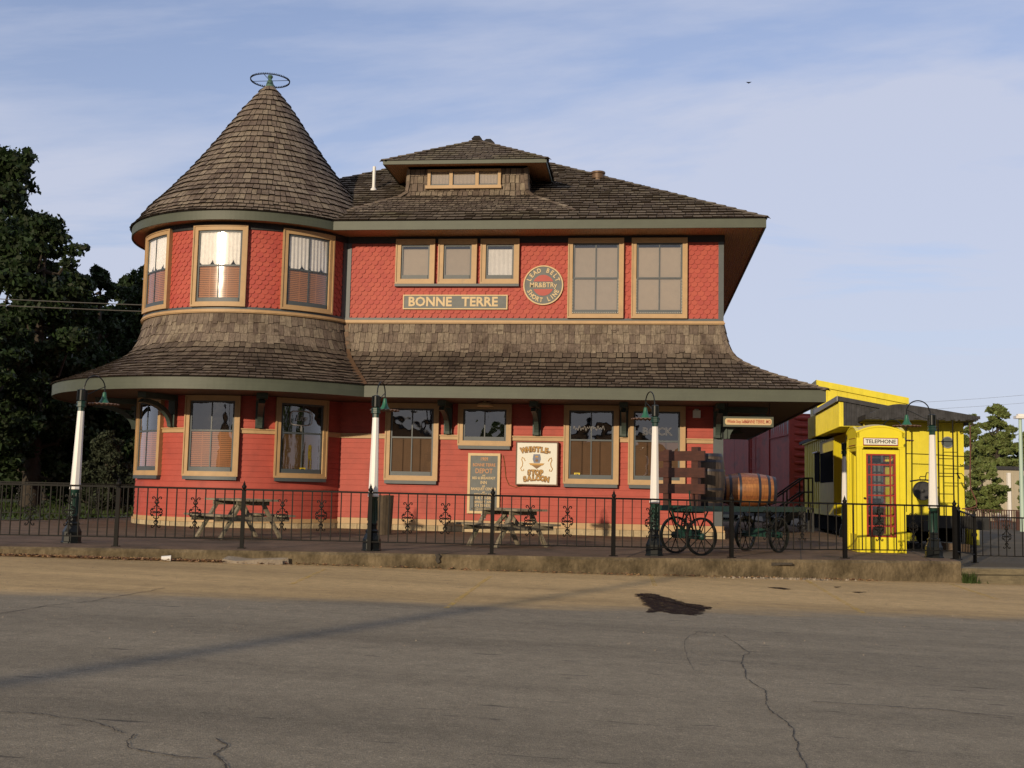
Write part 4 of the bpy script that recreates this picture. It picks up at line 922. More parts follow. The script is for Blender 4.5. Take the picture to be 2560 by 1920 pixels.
mb=MB(); mb.prism([(xc-.19,2.12),(xc+.19,2.12),(xc+.15,2.07),(xc-.15,2.07)],YS-.006,YS+.002); mb.prism([(xc-.03,2.30),(xc+.03,2.30),(xc+.04,2.26),(xc-.04,2.26)],YS-.008,YS-.0041); mb.build('gold_emblem',M['signgold'],t)
mb=MB(); mb.prism([(xc-.12,2.068),(xc+.12,2.068),(xc,1.985)],YS-.006,YS+.002); 
mb.lathe([(0,0),(.035,0),(.035,.004),(0,.004)],16,mtx=Matrix.Translation((xc,YS-.004,2.19))@Matrix.Rotation(R(90),4,'X')); mb.build('dark_emblem',M['signbrown'],t)
def cscroll(cx0,cz0,r,sg,turn=1.6,n=18):
    return [(cx0+sg*r*(1-i/n*.7)*math.cos(-PI/2+turn*PI*i/n),0,cz0+r*(1-i/n*.7)*math.sin(-PI/2+turn*PI*i/n)) for i in range(n+1)]
for sg in (1,-1):
    mb=MB(Matrix.Translation((0,YS,0))); X=-2.48+sg*.32
    mb.tube([(X-sg*.04,0,2.17),(X-sg*.01,0,2.23),(X+sg*.035,0,2.26),(X+sg*.05,0,2.20),(X+sg*.02,0,2.13),(X+sg*.03,0,2.05),(X+sg*.07,0,1.99),(X+sg*.04,0,1.93),(X-sg*.01,0,1.94),(X,0,1.98)],.011,5)
    mb.build('gold_scroll',M['signgold'],t)
# cable of the lightbox
mb=MB(); mb.tube([(-3.32,YF-.035,2.30),(-3.28,YF-.035,2.10),(-3.24,YF-.035,1.75),(-3.16,YF-.035,1.58),(-3.0,YF-.035,1.53),(-2.85,YF-.04,1.56),(-2.75,YF-.05,1.585)],.008,5); mb.build('power_cable',M['signbrown'],depot)
mb=MB(); mbox(mb,flat,-3.83,-3.73,.02,.045,.74,.88); mbox(mb,flat,-3.80,-3.76,.045,.05,.755,.79); mbox(mb,flat,-3.80,-3.76,.045,.05,.825,.86); mb.build('outlet',M['white'],depot)
mb=MB(); mbox(mb,flat,1.27,1.45,.03,.14,3.28,3.46); mbox(mb,flat,1.31,1.41,.0,.05,3.46,3.5); mb.build('floodlight',M['signwhite'],depot)
# pendant lamp under the porch soffit near the small window
q=atY(1213,1012,YF-.75)
mb=MB(); mb.lathe([(.0,.10),(.03,.10),(.05,.06),(.17,.02),(.20,-.03),(.19,-.035),(.0,.0)],20,c=tuple(q)); mb.tube([(q.x,q.y,q.z+.08),(q.x,q.y,ZS1+.03)],.012,6)
o=mb.build('pendant_lamp',M['signcream'],None,smooth=True); tag(o,'small cream pendant lamp hanging under the porch eave in front of the short window','lamp')
# hanging sign under the right corner of the porch
ta=atY(1808,1041,26.0); tb=atY(1933.5,1043,26.0); zt=ta.z; hh=.235
t=empty('hanging_sign',((ta.x+tb.x)/2,26.0,zt-hh),'narrow cream hanging sign with red lettering under the right corner of the porch eave','sign')
mb=MB(); mb.box(ta.x,tb.x,25.975,26.025,zt-hh,zt); mb.build('sign_board',M['green'],t)
mb=MB(); hx=.04; mb.prism([(ta.x+hx+.03,zt-hh+.045),(tb.x-hx-.03,zt-hh+.045),(tb.x-hx,zt-hh+.08),(tb.x-hx,zt-.08),(tb.x-hx-.03,zt-.045),(ta.x+hx+.03,zt-.045),(ta.x+hx,zt-.08),(ta.x+hx,zt-hh+.08)],25.968,25.974); mb.build('sign_face',M['signcream'],t)
put_text(t,'Whistle Stop Saloon',M['signred'],.105,(ta.x+.33,25.965,zt-hh/2),FACE,bold=.001,sx=.56)
put_text(t,'BONNE TERRE, MO.',M['signred'],.115,(tb.x-.35,25.965,zt-hh/2),FACE,bold=.001,sx=.60)
for x in (ta.x+.10,tb.x-.09):
    mb=MB(); z=zt; k_=0
    while z<ZS1+.02:
        mb.tube([(x+(.014*math.cos(a) if k_%2 else 0),26.0+(0 if k_%2 else .014*math.cos(a)),z+.022+.024*math.sin(a)) for a in np.linspace(0,2*PI,9)[:-1]],.004,4,close=True); z+=.038; k_+=1
    mb.build('chain',M['iron'],t)
# neon signs and stickers inside the windows
def neon(name,pts_list,m_,label,cat='neon sign',r=.011):
    mb=MB()
    for P in pts_list: mb.tube(P,r,6)
    o=mb.build(name,m_,None,smooth=True); tag(o,label,cat); return o
ca=TWC[2]
def cp_(a,z,d=.105): return tuple(curved(a*TR,d,z))
w_,h_=.27,.17; P=[]
for i in range(32):
    a=2*PI*i/32; sx_=abs(math.cos(a))**.45*math.copysign(1,math.cos(a)); sz_=abs(math.sin(a))**.45*math.copysign(1,math.sin(a)); P.append(cp_(ca-.02+sx_*w_/TR,3.08+sz_*h_))
mb=MB(); mb.tube(P,.013,6,close=True)
v,f=text_geo('Lite',.22,bold=.0,sx=.9,shear=.3); 
ang=ca-.02; bz=Matrix.Translation(cp_(ang,3.08))@Matrix.Rotation(ang,4,'Z')@FACE; mb.add(v,f,bz); mb.tube([cp_(ca-.02,2.9),cp_(ca-.02,2.76)],.008,5)
o=mb.build('neon_sign',M['neon'],None,smooth=False); tag(o,'unlit rounded neon sign reading Lite in the right lower turret window','neon sign')
def lettersign(body,x,z,size,label):
    v,f=text_geo(body,size,bold=-.004,sx=.9,extr=.006); 
    cu_=bpy.data.curves.new('tmp','FONT'); cu_.body=body; cu_.size=size; cu_.align_x='CENTER'; cu_.align_y='CENTER'; cu_.fill_mode='NONE'; cu_.bevel_depth=.003; cu_.bevel_resolution=1; cu_.resolution_u=2
    oo=bpy.data.objects.new('tmp',cu_); col.objects.link(oo); dg=bpy.context.evaluated_depsgraph_get(); dg.update(); ev=oo.evaluated_get(dg); me=ev.to_mesh(); vs_=[tuple(q.co) for q in me.vertices]; fs=[tuple(q.vertices) for q in me.polygons]; ev.to_mesh_clear(); bpy.data.objects.remove(oo)
    mb=MB(); mb.add(vs_,fs,Matrix.Translation((x,YF-.10,z))@FACE); o=mb.build('neon_sign',M['neon'],None); tag(o,label,'neon sign'); return o
lettersign('BOCK',.42,2.93,.26,'unlit outline lettering sign in the rightmost lower window, partly behind the lamp post')
rsn=random.Random(5); x=-1.60; P=[]
for i in range(60): P.append((x+.75*i/59,YF-.10,2.98+.045*math.sin(i*1.25)+.03*math.sin(i*.7)+.03*i/59))
neon('neon_sign',[P],M['neon'],'unlit looping script neon sign in the tall lower window right of the white lightbox',r=.005)
for (x,z,fn_,lb) in ((R(42.2)*TR,1.84,curved,'small yellow sticker low in the right turret window at ground floor'),(-1.50,1.86,flat,'small yellow sticker low in the tall window right of the white lightbox')):
    mb=MB(); mbox(mb,fn_,x-.07,x+.07,.072,.076,z-.05,z+.05); o=mb.build('sticker',M['stickyel'],None); tag(o,lb,'sticker')
    a=x/TR if fn_ is curved else 0; p=fn_(x,.079,z); put_text(o,'CBL',M['black'],.075,p,Matrix.Rotation(a,4,'Z')@FACE,bold=.003,extr=.001,sx=.8)
# strings of bulbs round the two tall upper windows
for a,b in UB:
    mb=MB(); 
    for i in range(24):
        z=5.80+.9*i/24; 
        for xx in (a+.125,b-.125): mb.lathe([(0,-.012),(.015,0),(0,.016)],5,c=tuple(flat(xx,.09,z)))
    for i in range(26): mb.lathe([(0,-.012),(.015,0),(0,.016)],5,c=tuple(flat(a+.14+(b-a-.28)*i/25,.10,5.835)))
    o=mb.build('light_string',M['signwhite'],None); tag(o,'string of tiny white bulbs round the lower half of the '+('left' if a<-1 else 'right')+' tall upper window','light string',group='bulb strings on the upper windows')
# ================================================================ iron fences
def spiral(cx0,cz0,r0,a0,turns,sg,n=14):
    return [(cx0+r0*(1-.72*i/n)*math.cos(a0+sg*turns*2*PI*i/n),0,cz0+r0*(1-.72*i/n)*math.sin(a0+sg*turns*2*PI*i/n)) for i in range(n+1)]
def scroll_mesh():
    mb=MB(); r=.0085
    for sx_ in (1,-1):
        for sz_ in (1,-1):
            def T(P): return [(sx_*x,0,sz_*z) for x,_,z in P]
            mb.tube(T([(0,0,.115)]+[(.012,0,.14),(.03,0,.165),(.012,0,.195),(.03,0,.222)]+spiral(.055,.222,.026,PI,.8,-1,10)),r,5)     # outer end curl
            mb.tube(T([(0,0,.0)]+[(.035,0,.012)]+spiral(.068,.028,.032,-PI*.8,.95,1,12)),r,5)
            mb.tube(T([(.0,0,.105),(.018,0,.10),(.042,0,.082),(.03,0,.06),(.055,0,.05)]+spiral(.066,.044,.018,PI*.7,.7,-1,8)),r,5)
            mb.tube(T([(0,0,.115),(.022,0,.14),(.034,0,.16)]),r,5)
    return mb
scr0=scroll_mesh()
def post_mb(h=1.09):
    mb=MB(); mb.box(-.03,.03,-.03,.03,0,h-.17); mb.box(-.06,.06,-.06,.06,0,.012)
    mb.lathe([(.034,h-.17),(.040,h-.165),(.040,h-.155),(.022,h-.145),(.030,h-.13),(.040,h-.11),(.036,h-.09),(.018,h-.07),(.022,h-.06),(.012,h-.04),(.0,h)],10); return mb
post_me=None; pick_me={}
def fence(pts,label,nm='iron_fence',npick=12,scrolls=(4,8),zf=None,posts=None,h=1.0):
    zf=zf or (lambda x,y:zplat(x))
    c=pts[len(pts)//2]; root=empty(nm,(c[0],c[1],zf(*c)),label,'fence'); inv=wm(root).inverted()
    global post_me
    for i,(x,y) in enumerate(pts):
        if posts is not None and i not in posts: continue
        z=zf(x,y); o=(post_mb().build('post',M['iron'],None,smooth=True) if post_me is None else bpy.data.objects.new('post',post_me))
        if post_me is None: post_me=o.data
        else: col.objects.link(o)
        o.parent=root; o.location=inv@Vector((x,y,z)); a=pts[min(i+1,len(pts)-1)]; b=pts[max(i-1,0)]; o.rotation_euler=(0,0,math.atan2(a[1]-b[1],a[0]-b[0]))
    for i in range(len(pts)-1):
        A=Vector((*pts[i],zf(*pts[i]))); B=Vector((*pts[i+1],zf(*pts[i+1]))); d=(B-A); dl=d.length; dn=d/dl
        mb=MB(); mb.beam(A+Vector((0,0,.94))+dn*.031,B+Vector((0,0,.94))-dn*.031,.036,.03); mb.beam(A+Vector((0,0,.15))+dn*.031,B+Vector((0,0,.15))-dn*.031,.028,.018)
        for k_ in range(1,npick+1):
            p=A+d*(k_/(npick+1)); mb.box(p.x-.008,p.x+.008,p.y-.008,p.y+.008,p.z+.155,p.z+.932)
        mb.build('fence_panel',M['iron'],root)
        for k_ in scrolls:
            p=A+d*(k_/(npick+1))+Vector((0,-.008,.55)); m_=Matrix.Translation(p)@Matrix.Rotation(math.atan2(d.y,d.x),4,'Z')
            s_=MB(m_); s_.v=[];s_.f=[]; s_.add(scr0.v,scr0.f); s_.build('scroll_ornament',M['iron'],root)
    return root
FP=[tuple(plat(*p)[:2]) for p in ((289,1366),(604,1371),(922,1378),(1229,1385),(1533,1390),(1828.6,1394),(2112.6,1396),(2388,1398))]
d0=(FP[0][0]-FP[1][0],FP[0][1]-FP[1][1]); FPL=[(FP[0][0]+d0[0]*2.02,FP[0][1]+d0[1]*1.5),(FP[0][0]+d0[0]*1.0,FP[0][1]+d0[1]*.8)]
fence(FPL+FP,'long black iron railing with spear posts and scroll ornaments along the front of the platform')
zr2=lambda x,y:.16
E1=FP[-1]; q2=atZ(2477,1384,.17); d_=Vector((q2.x-E1[0],q2.y-E1[1]))
BL=[tuple(atZ(*p,.455)[:2]) for p in ((-60,1306),(88,1302),(267,1298))]
BL=[(-19.0,25.2),(-16.9,25.75),(-14.8,26.3),(-14.15,28.4),(-13.9,30.6)]
BL=[(-23.5,26.6),(-21.2,26.9),(-18.9,27.2),(-16.7,27.5),(-14.6,27.8),(-13.1,28.6)]
fence(BL,'black iron railing across the rear of the platform in front of dark trees',nm='iron_fence')
# right hand run: comes from the back to the right edge
RA=[(E1[0]+.25,E1[1]+.9),(E1[0]+1.5,E1[1]+3.4)]
FRp=[(6.9,24.2),(9.0,24.35),(11.1,24.6),(13.2,24.8)]
fence([(E1[0]+.02,E1[1]+.12),(6.15,22.6),(6.9,24.2)],'short black iron railing turning back from the last front fence post beside the caboose',posts=(1,),npick=9,scrolls=(),zf=lambda x,y:.378 if y<21.5 else .378-.2*(y-21.5)/2.7)
fence(FRp,'black iron railing at the right edge of the photo, behind the timber wall',npick=12,zf=zr2)
# ================================================================ lamp posts
def lamppost(label,loc,az,lean=0,sc=.97):
    root=empty('lamp_post',(0,0,0),label,'lamp post','white and green lamp posts')
    mb=MB(); mb.lathe([(.17,0),(.17,.02),(.155,.03),(.155,.19),(.14,.22),(.13,.24),(.105,.30),(.115,.315),(.115,.335),(.085,.36),(.082,.42),(.09,.43),(.09,.45),(.075,.47)],8,rot=PI/8); mb.build('base',M['lampblack'],root,smooth=False)
    mb=MB(); mb.lathe([(.082,.44),(.080,.50),(.072,.86),(.085,.88),(.085,.895),(.08,.90)],12); 
    for k_ in range(8): a=2*PI*k_/8; mb.tube([(.083*math.cos(a),.083*math.sin(a),.5),(.075*math.cos(a),.075*math.sin(a),.84)],.008,5)
    mb.build('lower_shaft',M['darkgreen'],root,smooth=True)
    mb=MB(); mb.lathe([(.088,.902),(.094,.905),(.094,.93),(.086,.95),(.082,.99),(.055,2.235),(.0,2.24)],8,rot=PI/8); mb.build('upper_shaft',M['white'],root)
    mb=MB(); mb.lathe([(.056,2.236),(.056,2.30),(.082,2.31),(.082,2.33),(.075,2.335),(.075,2.37),(.082,2.375),(.082,2.395),(.05,2.41),(.05,2.42)],8,rot=PI/8); mb.build('collar',M['darkgreen'],root)
    mb=MB(); mb.lathe([(.045,2.41),(.062,2.42),(.062,2.60),(.045,2.615),(.0,2.62)],14)
    for k_ in range(4): a=PI/2*k_+PI/4; mb.tube([(.075*math.cos(a),.075*math.sin(a),2.42),(.075*math.cos(a),.075*math.sin(a),2.60)],.013,6)
    mb.build('post_cap',M['lampblack'],root,smooth=True)
    ux,uy=math.cos(az),math.sin(az); Rr=.205; cxx=.04+Rr
    P=[(.03*ux,.03*uy,2.60),(.03*ux,.03*uy,2.66)]+[((cxx-Rr*math.cos(a))*ux,(cxx-Rr*math.cos(a))*uy,2.66+Rr*math.sin(a)) for a in np.linspace(.1,PI-.1,16)]+[((cxx+Rr)*ux,(cxx+Rr)*uy,2.65),((cxx+Rr)*ux,(cxx+Rr)*uy,2.60)]
    arm=MB(); arm.tube(P,.011,7); arm.tube([(.05*ux,.05*uy,2.52),(.17*ux,.17*uy,2.56),(.30*ux,.30*uy,2.63),(.46*ux,.46*uy,2.70)],.008,5); arm.build('lamp_arm',M['lampblack'],root,smooth=True)
    c=((cxx+Rr)*ux,(cxx+Rr)*uy,0)
    mb=MB(); mb.lathe([(.0,2.60),(.026,2.60),(.030,2.585),(.035,2.55),(.045,2.50),(.062,2.46),(.085,2.425),(.10,2.405),(.09,2.40),(.0,2.44)],18,c=c); mb.build('lamp_shade',M['shadegreen'],root,smooth=True)
    mb=MB(); n=40; vs_=[(c[0],c[1],2.415)]
    for j in range(n): a=2*PI*j/n; vs_.append((c[0]+.09*math.cos(a),c[1]+.09*math.sin(a),2.413))
    for j in range(n): a=2*PI*j/n; vs_.append((c[0]+.255*math.cos(a),c[1]+.255*math.sin(a),2.393+.010*(1 if j%2 else -1)))
    b=len(vs_); vs_+=[(x,y,z-.006) for x,y,z in vs_]
    fs=[(0,1+j,1+(j+1)%n) for j in range(n)]+[(1+j,1+n+j,1+n+(j+1)%n,1+(j+1)%n) for j in range(n)]
    fs+=[tuple(b+i for i in f[::-1]) for f in fs]+[(1+n+j,b+1+n+j,b+1+n+(j+1)%n,1+n+(j+1)%n) for j in range(n)]
    mb.add(vs_,fs); mb.build('shade_disc',M['rust'],root)
    root.location=loc; root.rotation_euler=(0,lean,0); root.scale=(sc,sc,sc); return root
LP_=[plat(178,1357),plat(922,1378),plat(1635,1389),plat(2335,1394),plat(2112,1343)]
LP_[1].y+=.18
lamppost('white lamp post with green base, leftmost, standing under the turret eave',LP_[0],R(64),R(1.0))
lamppost('white lamp post in front of the joint between turret and main wall',LP_[1],R(84))
lamppost('white lamp post beside the baggage wagon in front of the rightmost lower window',LP_[2],R(112))
lamppost('white lamp post right of the phone box in front of the caboose end',LP_[3],R(180),0,1.0)
lamppost('white lamp post half hidden behind the left side of the phone box',LP_[4],R(20))
q=atZ(2206,1368,.39); lamppost('lamp post behind the phone box with only its curved arm showing above the roof',q,R(0))
# ================================================================ picnic tables
def picnic(label,loc,rz,L_=1.8,sc=1):
    root=empty('picnic_table',(0,0,0),label,'picnic table','weathered wooden picnic tables on the platform'); rr=random.Random(int(loc.x*10))
    mb=MB()
    for k_ in range(5): y=-.36+.155*k_; mb.box(-L_/2+rr.uniform(-.01,.01),L_/2+rr.uniform(-.01,.01),y,y+.14,.71,.748+rr.uniform(-.003,.003))
    mb.build('table_top',M['wood_grey'],root)
    for s_ in (-1,1):
        mb=MB(); 
        for k_ in range(2): y=s_*.62+(k_-1)*.15; mb.box(-L_/2+rr.uniform(-.01,.01),L_/2+rr.uniform(-.01,.01),y,y+.14,.42,.458)
        mb.build('bench_seat',M['wood_grey'],root)
    for sx_ in (-1,1):
        x=sx_*(L_/2-.30)
        for s_ in (-1,1):
            mb=MB(); mb.beam((x,s_*.62,-.0),(x,s_*.20,.71),.045,.105,up=(1,0,0)) ; mb.build('leg',M['wood_grey'],root)
        mb=MB(); mb.box(x+.024,x+.062,-.76,.76,.33,.42); mb.box(x+.024,x+.062,-.33,.33,.63,.708); mb.build('cross_beam',M['wood_grey'],root)
        mb=MB(); mb.beam((x-.03*sx_,0,.37),(x-sx_*.45,0,.70),.04,.08); mb.build('brace',M['wood_grey'],root)
    root.location=loc; root.rotation_euler=(0,0,rz); root.scale=(sc,sc,sc); return root
p=plat(596,1345); picnic('grey weathered picnic table in front of the turret windows',Vector((p.x,p.y,zplat(p.x))),R(-44),1.62,1.0)
p=plat(1268,1366); picnic('grey weathered picnic table in front of the tall notice board',Vector((p.x,p.y,zplat(p.x))),R(-46),1.5,.93)
# ================================================================ wooden trash barrel
q=plat(957,1336); mb=MB(); n=20; 
for j in range(n):
    a=2*PI*j/n; w_=.056; m_=Matrix.Translation((q.x,q.y,q.z))@Matrix.Rotation(a,4,'Z'); hgt=.86+random.uniform(-.008,.008)
    mb.add([(.185,-w_/2*1.0,0),(.185,w_/2,0),(.215,w_/2*1.15,hgt),(.215,-w_/2*1.15,hgt),(.165,-w_/2*.9,0),(.165,w_/2*.9,0),(.195,w_/2,hgt),(.195,-w_/2,hgt)],[(0,1,2,3),(5,4,7,6),(3,2,6,7),(0,3,7,4),(1,5,6,2)],m_)
mt_=mat('dark_slat',(.085,.06,.035),.8,island=.35,var=.3,grain=(.3,(20,20,2)))
can=mb.build('trash_barrel',mt_,None); tag(can,'dark wooden slatted litter barrel against the wall behind the second lamp post','litter bin')
mb=MB(); mb.lathe([(.19,.80),(.20,.83),(.14,.845),(.13,.80)],24,c=tuple(q)); mb.build('rim',M['black'],can); mb=MB(); mb.lathe([(.0,.02),(.16,.02),(.18,.8),(.0,.78)],20,c=tuple(q)); mb.build('liner',M['black'],can)
# ================================================================ baggage wagon
WD=Vector((.63,.777,0)).normalized(); WN=Vector((WD.y,-WD.x,0)); wz=zplat(1.5)
wroot=empty('baggage_wagon',(1.75,20.9,wz),'dark green iron wheeled baggage wagon with a red brown stake rack, loaded with two barrels','wagon',rz=math.atan2(WD.y,WD.x))
# local frame: x along the wagon (away from viewer), y to the left side, z up; near side is y<0
def W(p): return p
def localbuild(mb,name,m,par,**k):
    o=mb.build(name,m,None,**k); o.parent=par; return o
WL=1.78; WW=.335; DZ=.84
mb=MB(); 
for k_ in range(5): y=-WW+.134*k_; mb.box(-WL,WL,y+.003,y+.131,DZ-.035,DZ)
localbuild(mb,'deck',M['rackwood'],wroot)
mb=MB(); mb.box(-WL,WL,-WW-.045,-WW,DZ-.09,DZ+.005); mb.box(-WL,WL,WW,WW+.045,DZ-.09,DZ+.005); mb.box(-WL-.045,-WL,-WW-.045,WW+.045,DZ-.09,DZ+.004); mb.box(WL,WL+.045,-WW-.045,WW+.045,DZ-.09,DZ+.004); localbuild(mb,'deck_frame',M['darkgreen'],wroot)
def wheel(x,y,turn,rad):
    m_=Matrix.Translation((x,y,rad))@Matrix.Rotation(turn,4,'Z')@Matrix.Rotation(R(90),4,'X')
    mb=MB(m_); mb.lathe([(rad-.035,-.025),(rad,-.025),(rad,.025),(rad-.035,.025),(rad-.035,-.025)],40); wo=localbuild(mb,'wheel',M['lampblack'],wroot,smooth=True)
    mb=MB(m_)
    for k_ in range(10): a=2*PI*k_/10; mb.tube([(.05*math.cos(a),.05*math.sin(a),.03*(1 if k_%2 else -1)),((rad-.034)*math.cos(a),(rad-.034)*math.sin(a),0)],.009,6)
    localbuild(mb,'spokes',M['iron'],wo)
    mb=MB(m_); mb.lathe([(0,-.07),(.035,-.07),(.06,-.05),(.06,.05),(.035,.07),(0,.07)],14); localbuild(mb,'hub',M['darkgreen'],wo,smooth=True)
for x,tn,rd in ((-1.42,R(-16),.325),(.88,0,.325)):
    for y in (-WW-.03,WW+.03):
        yy=y*math.cos(tn); xx=x-y*math.sin(tn)*1.0; wheel(xx,yy,tn,rd)
    m_=Matrix.Translation((x,0,.325))@Matrix.Rotation(tn,4,'Z'); mb=MB(m_); mb.box(-.05,.05,-WW-.02,WW+.02,-.05,.05); mb.box(-.07,.07,-WW+.08,WW-.08,.05,.11); localbuild(mb,'axle_beam',M['darkgreen'],wroot)
    mb=MB(m_)
    for sy in (-1,1):
        for sx_ in (-1,1): mb.tube([(sx_*.05,sy*(WW-.12),.06),(sx_*.20,sy*(WW-.05),DZ-.325-.09)],.014,6); 
        mb.tube([(0,sy*(WW-.1),.06),(0,sy*.1,DZ-.325-.06)],.014,6)
    mb.lathe([(.24,DZ-.325-.12),(.27,DZ-.325-.12),(.27,DZ-.325-.09),(.24,DZ-.325-.09),(.24,DZ-.325-.12)],28); localbuild(mb,'underframe',M['lampblack'],wroot)
mb=MB(); mb.tube([(-WL+.03,-WW+.05,DZ),(-WL+.02,-WW+.06,DZ+.26)],.016,6); mb.tube([(-1.35,0,.32),(-1.75,.02,.55),(-1.95,.03,.95)],.02,6); localbuild(mb,'tow_handle',M['darkgreen'],wroot)
# stake rack at the near left end
mb=MB(); rx=-WL+.30
mb.box(rx-.045,rx+.045,-WW+.06,-WW+.20,DZ,DZ+1.02); mb.box(rx-.045,rx+.045,WW+.02,WW+.14,DZ-.09,DZ+.98); localbuild(mb,'rack_post',M['rackwood'],wroot)
mb=MB()
for k_,z in enumerate((DZ+.21,DZ+.49,DZ+.78)): mb.box(rx-.075,rx-.047,-WW-.10,WW+.22,z,z+.17)
localbuild(mb,'rack_boards',M['rackwood'],wroot)
# ================================================================ barrels
def barrel(label,loc,axis,H=.9,r0=.24,r1=.305,dark=False):
    root=empty('barrel',(0,0,0),label,'barrel','wooden barrels on the baggage wagon'); n=26
    prof=[(r0+(r1-r0)*math.sin(PI*t)**.9,H*t) for t in np.linspace(0,1,13)]
    mb=MB()
    for j in range(n):
        a0=2*PI*j/n+.004; a1=2*PI*(j+1)/n-.004
        vs_=[];fs=[]
        for r,z in prof:
            for a,rr__ in ((a0,r),((a0+a1)/2,r+.0015),(a1,r)): vs_.append((rr__*math.cos(a),rr__*math.sin(a),z))
        for i in range(len(prof)-1):
            for k_ in range(2): fs.append((3*i+k_,3*i+k_+1,3*i+4+k_,3*i+3+k_))
        mb.add(vs_,fs)
    mb.build('staves',M['oakdark' if dark else 'oak'],root,smooth=True)
    mb=MB(); mb.lathe([(0,.03),(r0-.015,.03)],24); mb.lathe([(0,H-.03),(r0-.015,H-.03)],24); mb.lathe([(r0-.012,.0),(r0-.02,.03)],24); mb.lathe([(r0-.012,H),(r0-.02,H-.03)],24); mb.build('barrel_head',M['oakdark'],root)
    for t0,t1 in ((.0,.06),(.12,.17),(.30,.345),(.655,.70),(.83,.88),(.94,1.0)):
        ra=r0+(r1-r0)*math.sin(PI*t0)**.9 if t0>0 else r0; rb=r0+(r1-r0)*math.sin(PI*t1)**.9 if t1<1 else r0
        mb=MB(); mb.lathe([(ra+.001,H*t0),(ra+.006,H*t0),(rb+.006,H*t1),(rb+.001,H*t1)],36); mb.build('hoop',M['hoop'],root,smooth=True)
    root.location=loc
    if axis: root.rotation_euler=axis
    return root
WMx=wm(wroot)
pb=WMx@Vector((-.83,.0,DZ+.002)); barrel('dark oak barrel standing upright on the wagon behind the rack',pb,(0,0,0),.93,.235,.295,True)
pb=WMx@Vector((.18,.12,DZ+.305)); pb2=atY(1803,1215,pb.y+.1)
barrel('shiny golden brown oak barrel lying on its side at the middle of the wagon',Vector((pb2.x,pb.y+.1,wz+DZ+.305)),(R(0),R(90),R(4)),.99,.245,.315)
# ================================================================ phone booth
BX0,BX1,BY=4.235,5.15,22.60; bz=zplat(4.7); BW=BX1-BX0; BH=2.51
booth=empty('phone_booth',(BX0+BW/2,BY+BW/2,bz),'bright yellow domed telephone box with red lattice door lettered TELEPHONE','phone booth',rz=R(1.5))
def bb(mb,name,m,par=booth,**k): return localbuild(mb,name,M[m] if isinstance(m,str) else m,par,**k)
h=BW/2
def quad4(fn):   # run for the four faces
    for k_ in range(4): fn(Matrix.Rotation(PI/2*k_,4,'Z'),k_)
mb=MB()
def corner(mt,k_):
    mb.box(-h,-h+.10,-h,-h+.10,0,2.22,mt); mb.box(-h-.008,-h+.045,-h-.008,-h+.02,0,2.20,mt)
quad4(corner); mb.box(-h+.01,h-.01,-h+.01,h-.01,0,.045); mb.box(-h+.02,h-.02,-h+.02,h-.02,2.20,2.24); bb(mb,'frame','yellow')
mb=MB()
def plinth(mt,k_):
    if k_==0: return
    mb.box(-h+.10,h-.10,-h+.02,-h+.05,.045,.34,mt); 
    mb.box(-h+.10,-h+.17,-h+.015,-h+.055,.34,1.98,mt); mb.box(h-.17,h-.10,-h+.015,-h+.055,.34,1.98,mt); mb.box(-h+.10,h-.10,-h+.015,-h+.055,1.98,2.05,mt)
    mb.box(-h+.10,h-.10,-h+.03,-h+.06,2.05,2.20,mt)
quad4(plinth); bb(mb,'side_panel','yellow')
# door
mb=MB(); mb.box(-h+.105,h-.105,-h+.008,-h+.045,.05,.30); mb.box(-h+.105,-h+.175,-h+.008,-h+.045,.30,2.00); mb.box(h-.175,h-.105,-h+.008,-h+.045,.30,2.00); mb.box(-h+.175,h-.175,-h+.008,-h+.045,1.92,2.00); mb.box(-h+.12,h-.12,-h+.002,-h+.008,.07,.28-.0)
door=bb(mb,'door','yellow')
def lattice(mb,mt,ya,yb,z0,z1,xw):
    mb.box(-xw,-xw+.032,ya,yb,z0,z1,mt); mb.box(xw-.032,xw,ya,yb,z0,z1,mt)
    for x in (-xw+.09,xw-.112): mb.box(x,x+.024,ya+.004,yb-.002,z0,z1,mt)
    for k_ in range(9): z=z0+(z1-z0-.028)*k_/8; mb.box(-xw+.032,xw-.032,ya+.002,yb-.004,z,z+.028,mt)
I4=Matrix()
mb=MB(); lattice(mb,I4,-h+.0,-h+.04,.30,1.92,h-.175); bb(mb,'lattice','booth_red',door)
mb=MB(); mb.box(-h+.19,h-.19,-h+.028,-h+.032,.31,1.91); bb(mb,'pane','boothglass',door)
mb=MB(); mb.lathe([(0,0),(.02,0),(.02,.05),(0,.05)],10,mtx=Matrix.Translation((-h+.14,-h-.03,1.05))@Matrix.Rotation(R(-90),4,'X')); bb(mb,'handle','iron',door)
mb=MB()
for k_ in (1,2): lattice(mb,Matrix.Rotation(PI/2*k_,4,'Z'),-h+.02,-h+.05,.34,1.98,h-.17)
bb(mb,'side_lattice','booth_red')
mb=MB()
for k_ in (1,2): mb.box(-h+.18,h-.18,-h+.034,-h+.037,.35,1.97,Matrix.Rotation(PI/2*k_,4,'Z'))
bb(mb,'side_pane','boothglass')
